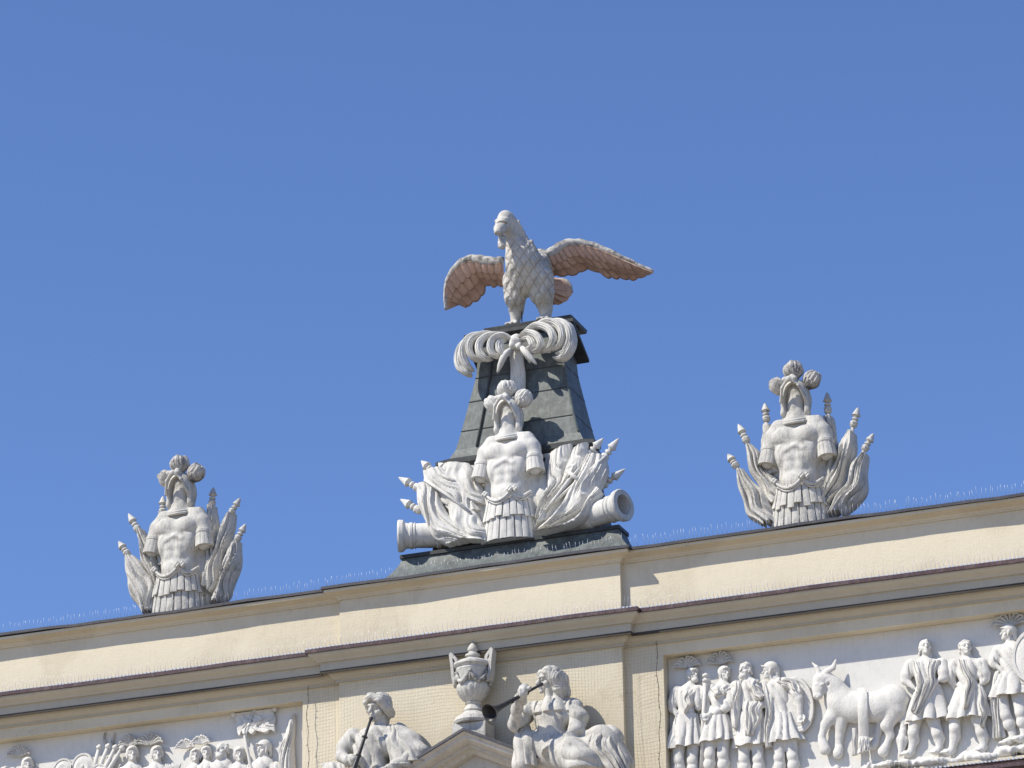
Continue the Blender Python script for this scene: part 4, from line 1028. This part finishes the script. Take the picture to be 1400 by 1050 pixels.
carved_man(pr, E8, dict(head=(748, 294, -.03, .205), face=(.35, -.9, .1), torso=[(755, 385, 0), (760, 470, 0), (770, 570, 0)], w=.19, hair='waves', folds=10,
    arm_l=[(660, 410, 0), (628, 500, -.02), (680, 540, -.06)], arm_r=[(850, 400, -.02), (868, 480, -.06), (795, 515, -.12)],
    skirt=((770, 540), (765, 755), .155, .235, 9), leg_l=[(690, 740, 0), (675, 830, -.03), (665, 935, 0), (625, 955, -.04)], leg_r=[(800, 740, 0), (825, 830, -.03), (840, 915, 0), (800, 945, -.04)], boots=False,
    cloth=[([(670, 380), (690, 480), (690, 580), (660, 690)], [(720, 385), (740, 480), (720, 600), (690, 690)], -.09, -.13, 3), ([(750, 390), (760, 480), (735, 540), (670, 700)], [(840, 370), (810, 470), (800, 560), (720, 720)], -.10, -.13, 4)]), name='carved_man')
carved_man(pr, E8, dict(head=(1000, 296, -.03, .205), face=(.4, -.9, .1), torso=[(1020, 385, 0), (1020, 470, 0), (1020, 570, 0)], w=.18, hair='curls', folds=10,
    arm_l=[(930, 410, .0), (910, 490, .0), (935, 540, .02)], arm_r=[(1100, 400, -.02), (1125, 490, -.02), (1090, 530, -.05)],
    skirt=((1025, 540), (1015, 740), .15, .24, 9), leg_l=[(930, 690, 0), (935, 800, -.04), (920, 925, 0), (875, 945, -.04)], leg_r=[(1080, 740, 0), (1100, 820, -.03), (1115, 905, 0), (1080, 930, -.04)], boots=False,
    cloth=[([(940, 370), (980, 450), (1000, 560), (990, 690)], [(1010, 370), (1040, 470), (1050, 560), (1020, 660)], -.09, -.13, 4), ([(1050, 520), (1080, 600), (1090, 700), (1090, 780)], [(1110, 540), (1135, 620), (1130, 700), (1115, 790)], -.07, -.10, 3)]), name='carved_man')
carved_man(pr, E8, dict(head=(1268, 202, -.03, .180), face=(-.95, -.35, .05), torso=[(1290, 290, 0), (1290, 380, 0), (1295, 490, 0)], w=.19, helm='helmet', crest=(1285, 160, .19, .17), dirty=True, folds=11,
    arm_l=[(1210, 320, 0), (1180, 395, -.02), (1230, 430, -.06)], arm_r=[(1370, 320, 0), (1400, 420, -.02), (1380, 470, -.05)],
    skirt=((1295, 460), (1290, 600), .17, .24, 8), leg_l=[(1225, 600, 0), (1250, 720, -.05), (1300, 850, 0), (1240, 885, -.04)], leg_r=[(1330, 580, 0), (1345, 700, -.05), (1370, 840, 0)],
    cloth=[([(1200, 420), (1160, 540), (1165, 700), (1170, 865)], [(1260, 450), (1230, 560), (1240, 700), (1255, 860)], -.0, .0, 4)]))
shield('shield', E8(1415, 345, .0), .24, .33, (-.1, -1, 0), 'relief', pr, -.1)
E6 = crop(0, 930, 3.333)
# left panel: mostly heads show above the frame edge of the picture; the bodies are carved full length
def crowd(x, y, s, face, nm, **kw):
    d = dict(head=(x, y, kw.pop('dy', -.03), s), face=face, torso=[(x+kw.get('lean', 0), y+54, 0), (x, y+150, 0), (x, y+260, 0)], w=.17,
             arm_l=[(x-50, y+85, -.01), (x-62, y+170, -.03), (x-30, y+235, -.08)], arm_r=[(x+50, y+85, -.01), (x+62, y+170, -.03), (x+25, y+210, -.08)],
             skirt=((x, y+240), (x, y+370), .15, .22, 9), leg_l=[(x-28, y+350, 0), (x-30, y+440, -.03), (x-30, y+520, 0)], leg_r=[(x+28, y+350, 0), (x+30, y+440, -.03), (x+30, y+520, 0)])
    d.update(kw); return carved_man(pl, E6, d, .0105, name=nm)
crowd(122, 388, .19, (.5, -.85, .1), 'carved_soldier', helm='helmet', crest=(85, 345, .14, .14), dirty=True)
crowd(600, 338, .20, (.45, -.9, .1), 'carved_soldier', helm='hood', crest=(585, 300, .11, .16), dirty=True)
crowd(712, 338, .20, (.5, -.85, .1), 'carved_soldier', helm='hood', crest=(680, 295, .17, .17), dirty=True)
crowd(888, 345, .175, (.35, -.9, .1), 'carved_soldier', helm='hood', crest=(845, 310, .11, .12))
crowd(938, 335, .175, (.4, -.9, .1), 'carved_soldier', helm='helmet', crest=(915, 290, .11, .11), dy=.02)
crowd(1012, 318, .21, (-.35, -.9, .1), 'carved_man', hair='curls', beard=True)
crowd(1088, 340, .185, (.4, -.9, .0), 'carved_soldier', helm='hood')
crowd(1200, 312, .195, (-.6, -.8, -.1), 'carved_soldier', helm='helmet')
crowd(20, 420, .18, (.2, -.95, 0), 'carved_man', hair='curls')
for x, y, r_ in ((285, 415, .155), (375, 395, .165), (450, 430, .13)):
    shield('shield', E6(x, y, .07), r_, r_*1.15, (0, -1, 0), 'relief', pl, 0)
for x0, y0, x1, y1 in ((447, 305, 425, 400), (487, 300, 450, 400), (520, 305, 470, 410), (550, 308, 490, 410)):
    mb = MB(); a, b = E6(x0, y0, .05), E6(x1, y1, .07); mb.tube([a, b, b+(b-a)*1.5], [.022, .034, .03], 9); d = unit(a-b)
    mb.lathe([(.005, -.03), (.036, -.015), (.04, .01), (.02, .035), (.004, .045)], a, d, 12); mb.build('club', 'relief', pl)
for x0, y0, x1, y1 in ((478, 238, 484, 300), (524, 238, 516, 300)):
    mb = MB(); mb.tube(spline([E6(x0, y0, .15), E6((x0+x1)/2-8, (y0+y1)/2, .145), E6(x1, y1, .14)], 8), [.008, .02, .016], 7); mb.build('feather', 'grime', pl)
std = MB(); a, b = E6(1062, 156, .11), E6(1250, 130, .11); std.tube([a, (a+b)/2, b], .018, 8)
for q in (a, (a+b)/2, b): std.lathe([(.005, -.036), (.026, -.024), (.034, 0), (.026, .024), (.005, .036)], q, (0, 0, 1), 12)
std.tube([E6(1150, 142, .08), E6(1112, 255, .06), E6(1140, 400, .04), E6(1165, 560, .04)], .022, 8); so_ = std.build('standard', 'relief', pl)
drape('standard_cloth', [E6(1068, 158, .12), E6(1075, 200, .11), E6(1078, 238, .09)], [E6(1245, 132, .12), E6(1250, 180, .11), E6(1250, 222, .09)], 'relief', so_, 6, .045, .02, 3, .0, .8, 36, False, .09)
drape('hanging_cloth', [E6(1318, 190, .12), E6(1290, 260, .10), E6(1270, 340, .09), E6(1260, 520, .08)], [E6(1345, 150, .14), E6(1342, 260, .12), E6(1340, 400, .10), E6(1335, 560, .10)], 'relief', pl, 4, .06, .03, 8, .04, .5)
for x, y in ((770, 385), (800, 380)):
    mb = MB()
    for j in range(5): mb.tube(spline([E6(x, y+40, .08), E6(x+6*(j-2), y+12, .05), E6(x+10*(j-2), y-6, .04)], 8), [.02, .024, .008], 7)
    mb.build('leaf_spray', 'relief', pl)

def flatten(o, f):
    for c in o.children:
        if c.name.split('.')[0] not in ('panel_ground', 'rocky_ledge'):
            co = np.empty(len(c.data.vertices)*3, np.float32); c.data.vertices.foreach_get('co', co); co = co.reshape(-1, 3); w_ = WLOC[o][1]
            co[:, 1] = REC-(REC-(co[:, 1]+w_))*f-w_; c.data.vertices.foreach_set('co', co.ravel()); c.data.update()
        flatten(c, f)
bpy.context.view_layer.update()
flatten(pr, .74); flatten(pl, .80)

# ------------------------------------------------------------------ urn on the gable
E5 = crop(440, 870, 3.18)
UX = float((E5(570, 375, -.46)[0]+E5(708, 388, -.46)[0])/2); UY = -.31
ZU = lambda y: 14.911-(y-31.8)*.00302
urn = thing('stone_urn', (UX, UY, ZU(455)), 'tall white stone urn with square scroll handles on the gable top between the two trumpeters', 'urn')
mb = MB()
prof = [(.02, ZU(330)), (.12, ZU(327)), (.135, ZU(318)), (.115, ZU(306)), (.095, ZU(296)), (.115, ZU(288)), (.10, ZU(284)), (.16, ZU(268)), (.215, ZU(245)), (.232, ZU(228)), (.222, ZU(214)), (.20, ZU(205)), (.205, ZU(196)), (.222, ZU(160)), (.235, ZU(150)), (.225, ZU(143)), (.25, ZU(136)), (.262, ZU(130)), (.255, ZU(122)), (.21, ZU(113)), (.13, ZU(104)), (.09, ZU(101)), (.085, ZU(94)), (.105, ZU(90)), (.10, ZU(82)), (.065, ZU(76)), (.055, ZU(70)), (.068, ZU(66)), (.074, ZU(60)), (.064, ZU(52)), (.04, ZU(40)), (.02, ZU(32)), (.003, ZU(25))]
zl, zh = ZU(284), ZU(222)
mb.lathe([(a*.9, b) for a, b in prof], (UX, UY, 0), (0, 0, 1), 64, 1, 1, lambda a, h: (1-.06*(1-abs(math.sin(8*a))**.6)) if zl < h < zh else 1)
ub = mb.build('bowl', 'stone', urn, True, False, 40)
mb = MB(); mb.lathe([(.01, ZU(378)), (.225, ZU(376)), (.24, ZU(366)), (.225, ZU(352)), (.19, ZU(343)), (.15, ZU(334)), (.12, ZU(326)), (.01, ZU(326))], (UX, UY, 0), (0, 0, 1), 40); mb.build('foot', 'stone', urn, True, False, 40)
mb = MB(); mb.box((UX-.215, UY-.15, APEX[2]-.13), (UX+.215, UY+.15, ZU(379))); mb.build('plinth', 'stone', urn, False)
for s_ in (-1, 1):
    mb = MB()
    q = spline([(.205, ZU(203)), (.250, ZU(194)), (.270, ZU(160)), (.280, ZU(120)), (.300, ZU(74)), (.262, ZU(86)), (.228, ZU(97)), (.215, ZU(112)), (.228, ZU(126)), (.248, ZU(120)), (.243, ZU(110))], 44)
    G = []; K = []
    for n_, (a, z) in enumerate(q):
        t = q[min(n_+1, 43)]-q[max(n_-1, 0)]; t = t/np.linalg.norm(t); w_ = .075-.02*n_/43; nx, nz = t[1]*.018, -t[0]*.018
        G.append([(UX+s_*(a*.9+nx), UY+e, z+nz) for e in (-w_, 0, w_)]); K.append([(UX+s_*(a*.9-nx), UY+e, z-nz) for e in (-w_, 0, w_)])
    mb.sheet(G, K)
    mb.build('handle', 'stone', urn, True, False, 35)
mb = MB()
for i in range(6):
    a0, a1 = 2*math.pi*i/6+.2, 2*math.pi*(i+1)/6+.2
    q = [(UX+.214*math.sin(a0+(a1-a0)*t), UY-.214*math.cos(a0+(a1-a0)*t), ZU(168)-.125*math.sin(math.pi*t)) for t in np.linspace(0, 1, 14)]
    mb.tube(q, [.016, .026, .032, .026, .016], 7)
    mb.tube([q[0], (q[0][0], q[0][1], q[0][2]-.11)], [.02, .012], 6); mb.lathe([(.005, -.03), (.03, -.01), (.03, .01), (.005, .03)], q[0], (0, 0, 1), 8)
mb.build('garland', 'grime', ub)

# ------------------------------------------------------------------ trumpeters on the gable slopes
def trumpet(mouth, bell, r, label):
    a, b = V3(mouth), V3(bell); d = b-a; L = np.linalg.norm(d)
    o = thing('trumpet', a, label, 'trumpet'); mb = MB()
    mb.lathe([(.006, 0), (.024, .0), (.026, .02), (.016, .05), (.019, .3*L), (.026, .6*L), (.034, .8*L), (.05, .89*L), (r*.8, .965*L), (r, L), (r*1.03, L+.004), (r*.95, L+.002), (r*.7, .965*L), (.03, .85*L), (.004, .8*L)], a, d, 36)
    t = mb.build('tube', 'bronze', o, True, False, 40)
    for q in (.30, .58):
        m2 = MB(); m2.lathe([(.018, q*L-.018), (.036, q*L-.008), (.036, q*L+.008), (.018, q*L+.018)], a, d, 20); m2.build('ring', 'bronze', t)
    return o
def drapefolds(k, lo, hi, fn, amp, p=.8):
    k.wave(lambda x, y, z: -amp*fold(fn(x, y, z), p), lo, hi)
G0 = -.42
# right trumpeter
tr = thing('trumpeter_statue', E5(1010, 560, G0), 'white stone trumpeter seated on the right gable slope with a raised dark trumpet', 'statue')
P5 = lambda x, y, d=0.0: E5(x, y, G0+d)
k = Clay((E5(800, 0, G0)[0]-.1, G0-.72, 13.02), (E5(1350, 0, G0)[0]+.12, G0+.36, 14.62), .011)
hc = P5(988, 192, -.06)
k.chain([hc+np.array([.03, .03, -.10]), P5(1012, 282, .02)], [.085, .10], .03)
k.ell(P5(1010, 335, .02), (.235, .14, .17), .06).ell(P5(965, 355, -.08), (.11, .10, .11), .05).ell(P5(1050, 350, -.07), (.11, .10, .11), .05)
k.chain([P5(1012, 345), P5(1000, 420), P5(1010, 500)], [.19, .175, .22], .07)
k.chain([P5(912, 325, .0), P5(880, 350, -.10), P5(838, 385, -.26)], [.09, .078, .06], .04)
k.chain([P5(838, 385, -.26), P5(845, 320, -.38), P5(866, 262, -.49)], [.06, .052, .038], .03)
k.chain([P5(1095, 318, .02), P5(1115, 365, -.04), P5(1100, 412, -.12)], [.095, .085, .068], .04)
k.cone(P5(1095, 318, .02), P5(1114, 360, -.03), .104, .112, .02)
k.chain([P5(1105, 412, -.12), P5(1060, 440, -.20), P5(1012, 470, -.26)], [.068, .058, .042], .03)
hand(k, P5(1008, 472, -.26), P5(960, 500, -.30)-P5(1008, 472, -.26), .19, .25, (0, -.3, -1))
# left hand wrapped round the trumpet
hw = P5(867, 262, -.49); hand(k, hw, P5(876, 232, -.53)-hw, .18, .7, (.8, .3, .1))
# lap, thighs and knees under cloth
k.chain([P5(1010, 500, -.02), P5(1080, 525, -.22), P5(1130, 545, -.30)], [.22, .19, .17], .07)
k.chain([P5(1130, 545, -.30), P5(1210, 620, -.22)], [.16, .13], .06)
k.chain([P5(1010, 510, .0), P5(1130, 500, .02), P5(1230, 470, -.02), P5(1290, 560, -.04)], [.2, .16, .20, .17], .07)
k.ell(P5(1225, 470, -.02), (.20, .17, .21), .05)
k.chain([P5(960, 480, -.05), P5(890, 470, -.10), P5(880, 560, -.14)], [.18, .14, .13], .06)
zt, zb = P5(0, 300)[2], P5(0, 470)[2]
k.wave(lambda x, y, z: np.where((z < zt) & (z > zb) & (x > P5(900, 0)[0]) & (x < P5(1085, 0)[0]), -.036*fold(7*(x-.25*z)+.8*np.sin(5*z), .7)*np.clip((zt-z)/.1, 0, 1), 0))
k.wave(lambda x, y, z: np.where((x > P5(1085, 0)[0]) & (z < P5(0, 395)[2]), -.030*fold(5.2*(z+.9*(x-P5(1100, 0)[0]))+.7*np.sin(6*x), .75), 0))
k.wave(lambda x, y, z: np.where((x < P5(940, 0)[0]) & (z < P5(0, 400)[2]), -.022*fold(6*(x+.3*z), .8), 0))
k.wave(lambda x, y, z: .003*np.sin(31*x+11*z)*np.sin(23*z+9*y))
body = k.build('body', 'stone', tr)
k = Clay(hc-.34, hc+.34, .0095)
head(k, hc, .315, (-.74, -.62, -.12), (0.12, 0, 1), None); k.build('head', 'stone', body)
k = Clay(hc-.46, hc+.40, .0105); f_ = unit((-.74, -.62, -.12)); r_ = unit(np.cross(f_, (0.12, 0, 1))); u_ = np.cross(r_, f_); R_ = np.stack([r_, f_, u_], 1); HP = lambda x, y, z: hc+.315*(x*r_+y*f_+z*u_)
k.ell(HP(0, -.10, .16), (.40*.315, .44*.315, .40*.315), .02, R_)
for e in (-1, 1): k.chain([HP(e*.36, .15, .32), HP(e*.44, -.08, .0), HP(e*.42, -.22, -.40), HP(e*.36, -.30, -.78)], [.05, .07, .065, .03], .03)
k.chain([HP(0, -.45, .0), HP(.05, -.46, -.5), HP(.1, -.34, -.95)], [.10, .10, .06], .04)
k.ell(HP(0, .40, -.16), (.36*.315, .50*.315, .50*.315), .02, R_, 'sub')
k.wave(lambda x, y, z: -.012*fold(16*(z*.8+x*.6)+2*np.sin(12*(x-z)), .8))
k.build('hair', 'stone', body)
drape('mantle', [P5(848, 400, -.12), P5(842, 440, -.14), P5(850, 500, -.16), P5(870, 560, -.16)], [P5(905, 385, -.06), P5(915, 440, -.14), P5(925, 490, -.20), P5(930, 560, -.22)], 'stone', body, 3, .05, .05, 4, .03, .3)
drape('mantle', [P5(1165, 420, -.14), P5(1150, 460, -.22), P5(1190, 530, -.26), P5(1240, 600, -.26)], [P5(1270, 415, -.05), P5(1310, 470, -.08), P5(1330, 540, -.12), P5(1345, 620, -.14)], 'stone', body, 5, .07, .06, 9, .06, .5)
k = Clay(P5(965, 340, -.2)-[.12, .12, .1], P5(1050, 265, .0)+[.14, .14, .12], .010)
k.chain([P5(958, 285, -.06), P5(985, 318, -.145), P5(1002, 340, -.165), P5(1030, 315, -.145), P5(1065, 278, -.05)], [.022, .028, .022, .028, .022], .02); k.build('collar', 'stone', body)
trumpet(P5(957, 207, -.24), P5(729, 333, -1.02), .108, 'dark trumpet raised by the right trumpeter with its round bell beside the urn')
# left trumpeter
tl_ = thing('trumpeter_statue', E5(230, 640, G0), 'white stone trumpeter with bun on the left gable slope lowering a trumpet', 'statue')
k = Clay((E5(60, 0, G0)[0]-.1, G0-.5, 12.55), (E5(450, 0, G0)[0]+.15, G0+.36, 14.30), .011)
hc2 = P5(250, 312, -.06)
k.chain([hc2+np.array([.01, .03, -.10]), P5(258, 408, .02)], [.088, .105], .03)
k.ell(P5(238, 455, .02), (.27, .155, .17), .06).ell(P5(190, 475, -.08), (.11, .10, .11), .05).ell(P5(275, 478, -.08), (.11, .10, .11), .05)
k.chain([P5(235, 460), P5(220, 545), P5(225, 630)], [.20, .185, .24], .07)
k.chain([P5(140, 440, .0), P5(105, 480, -.02), P5(88, 520, -.08)], [.11, .10, .085], .04)
k.cone(P5(140, 440, .0), P5(104, 485, -.03), .12, .118, .02)
k.chain([P5(90, 522, -.08), P5(115, 540, -.18), P5(140, 545, -.24)], [.07, .055, .042], .03)
hw = P5(136, 545, -.24); hand(k, hw, P5(165, 535, -.28)-hw, .18, .75, (.2, -.5, -1))
k.chain([P5(330, 425, .03), P5(385, 470, .0), P5(430, 505, -.06)], [.125, .13, .10], .05)
k.chain([P5(425, 505, -.06), P5(370, 535, -.16), P5(310, 560, -.24)], [.085, .07, .045], .04)
hand(k, P5(308, 560, -.24), P5(270, 590, -.27)-P5(308, 560, -.24), .19, .3, (0, -.4, -1))
k.chain([P5(225, 640, -.02), P5(300, 680, -.26), P5(350, 780, -.24)], [.22, .19, .15], .07).chain([P5(225, 640, .0), P5(150, 680, -.24), P5(140, 800, -.22)], [.22, .18, .15], .07)
zt2, zb2 = P5(0, 420)[2], P5(0, 620)[2]
k.wave(lambda x, y, z: np.where((z < zt2) & (z > zb2) & (x > P5(140, 0)[0]) & (x < P5(310, 0)[0]), -.036*fold(7*(x+.15*z)+.8*np.sin(5*z), .7)*np.clip((zt2-z)/.1, 0, 1), 0))
k.wave(lambda x, y, z: np.where(z < zb2, -.028*fold(5.5*(x+.4*z), .8), 0))
k.wave(lambda x, y, z: np.where((x > P5(330, 0)[0]), -.020*fold(6*(z+.6*x), .8), 0))
k.wave(lambda x, y, z: .003*np.sin(31*x+11*z)*np.sin(23*z+9*y))
body2 = k.build('body', 'stone', tl_)
k = Clay(hc2-.36, hc2+.36, .0095); fd = (-.42, -.88, -.22)
head(k, hc2, .335, fd, (.10, 0, 1), None); k.build('head', 'stone', body2)
k = Clay(hc2-.46, hc2+.42, .0105); f_ = unit(fd); r_ = unit(np.cross(f_, (.10, 0, 1))); u_ = np.cross(r_, f_); R_ = np.stack([r_, f_, u_], 1); HQ = lambda x, y, z: hc2+.335*(x*r_+y*f_+z*u_)
k.ell(HQ(0, -.10, .16), (.39*.335, .43*.335, .40*.335), .02, R_); k.ell(HQ(.30, -.46, -.20), .095, .03).ell(HQ(.34, -.40, -.50), .075, .03)
for e in (-1, 1): k.chain([HQ(e*.05, .36, .42), HQ(e*.30, .22, .26), HQ(e*.41, .0, -.02), HQ(e*.36, -.2, -.25)], [.045, .055, .055, .05], .03)
k.ell(HQ(0, .42, -.18), (.37*.335, .50*.335, .50*.335), .02, R_, 'sub')
k.wave(lambda x, y, z: -.012*fold(16*(z*.8+x*.6)+2*np.sin(12*(x-z)), .8))
k.build('hair', 'stone', body2)
drape('shawl', [P5(278, 392, -.02), P5(262, 440, -.14), P5(285, 500, -.17), P5(300, 560, -.16)], [P5(335, 400, .02), P5(390, 450, -.06), P5(440, 490, -.10), P5(445, 540, -.14)], 'stone', body2, 4, .045, .06, 9, .05, .4)
drape('mantle', [P5(-5, 556, -.10), P5(0, 575, -.14), P5(10, 640, -.15)], [P5(100, 552, -.10), P5(115, 585, -.16), P5(130, 650, -.18)], 'stone', body2, 4, .04, .05, 19, .03, .4)
trumpet(P5(216, 352, -.30), P5(118, 640, -.48), .10, 'dark trumpet lowered by the left trumpeter with its bell pointing down')

# ------------------------------------------------------------------ pigeon net over the centre bay and bird spikes
def bay_y(x, off): return -(PR if abs(x) < HB+.03 else 0)-off
rg = random.Random(8)
def netpt(x, z):
    return (x, bay_y(x, .07)-.018*math.sin(1.9*x+.7)*math.sin(2.3*z)-.02*abs(math.sin(.9*z+x)), z+.05*math.sin(1.3*x+.6*z)+.022*math.sin(2.9*x+1.3*z)+.012*math.sin(7*x+3*z))
net = MB()
xs = np.arange(-2.30, 2.321, .043); zs = np.arange(12.75, 14.80, .043)
for z in zs: net.tube([netpt(x, z) for x in np.arange(-2.30, 2.33, .07)], .0006, 3)
for x in xs: net.tube([netpt(x+.03*math.sin(1.7*z)+.02*math.sin(3.1*z+2*x), z) for z in np.arange(12.75, 14.81, .1)], .0006, 3)
tag(net.build('pigeon_net', 'wire', None), 'fine mesh pigeon net stretched over the yellow wall behind the urn and trumpeters', 'net')
for x, lab in ((2.315, 'dark frayed edge rope of the pigeon net beside the right relief panel'), (-2.30, 'dark frayed edge rope of the pigeon net beside the left relief panel')):
    rp = MB(); q = [(x+.012*math.sin(6*z)+.008*math.sin(17*z), -.075-.01*math.sin(5*z), z) for z in np.arange(12.35, 14.72, .04)]
    rp.tube(q, .004, 5)
    for i in range(0, len(q), 2):
        a = V3(q[i]); rp.tube([a, a+np.array([rg.uniform(-.025, .025), -.008, rg.uniform(-.02, .02)])], [.005, .003], 4)
    tag(rp.build('net_rope', 'rope', None), lab, 'rope')
def spikes(x0, x1, y, z, h, label, step=.048, zfn=None, base=True):
    t = thing('bird_spike_strip', ((x0+x1)/2, y, z), label, 'bird spikes', 'bird spike strips along the ledges')
    nd = MB(); bs = MB(); x = x0
    while x < x1:
        zz = z+(zfn(x) if zfn else 0); e = rg.uniform(-.02, .02)
        if rg.random() > .03: nd.tube([(x, y, zz), (x+e*1.3, y-.02+rg.uniform(-.02, .02), zz+h*rg.uniform(.75, 1.08))], [.0019, .0013], 4)
        if base: bs.box((x-.014, y-.03, zz-.004), (x+.014, y+.006, zz+.012+rg.uniform(-.003, .004)))
        x += step*rg.uniform(.85, 1.15)
    o = nd.build('needles', 'needle', t); o['kind'] = 'stuff'
    if base: o = bs.build('base_clips', 'needle', t, False); o['kind'] = 'stuff'
wv = lambda x: 0
for x0, x1, y, lab in ((-9.5, -2.02, 0, 'left of the pedestal'), (-1.98, 1.98, PR, 'in front of the pedestal base'), (2.02, 9.5, 0, 'right of the pedestal')):
    spikes(x0, x1, -.14-y, 15.93, .135, 'thin pale bird spikes standing on the parapet edge '+lab, .05, None, False)
for x0, x1, y, lab in ((-9.5, -2.2, 0, 'above the left relief panel'), (-2.18, 2.18, PR, 'above the urn'), (2.2, 9.5, 0, 'above the right relief panel')):
    spikes(x0, x1, -.275-y, 15.079, .15, 'thin pale bird spikes standing on the maroon cornice edge '+lab, .05)
spikes(2.3, 9.5, -.07, 12.745, .13, 'thin pale bird spikes on the sill under the right relief panel')
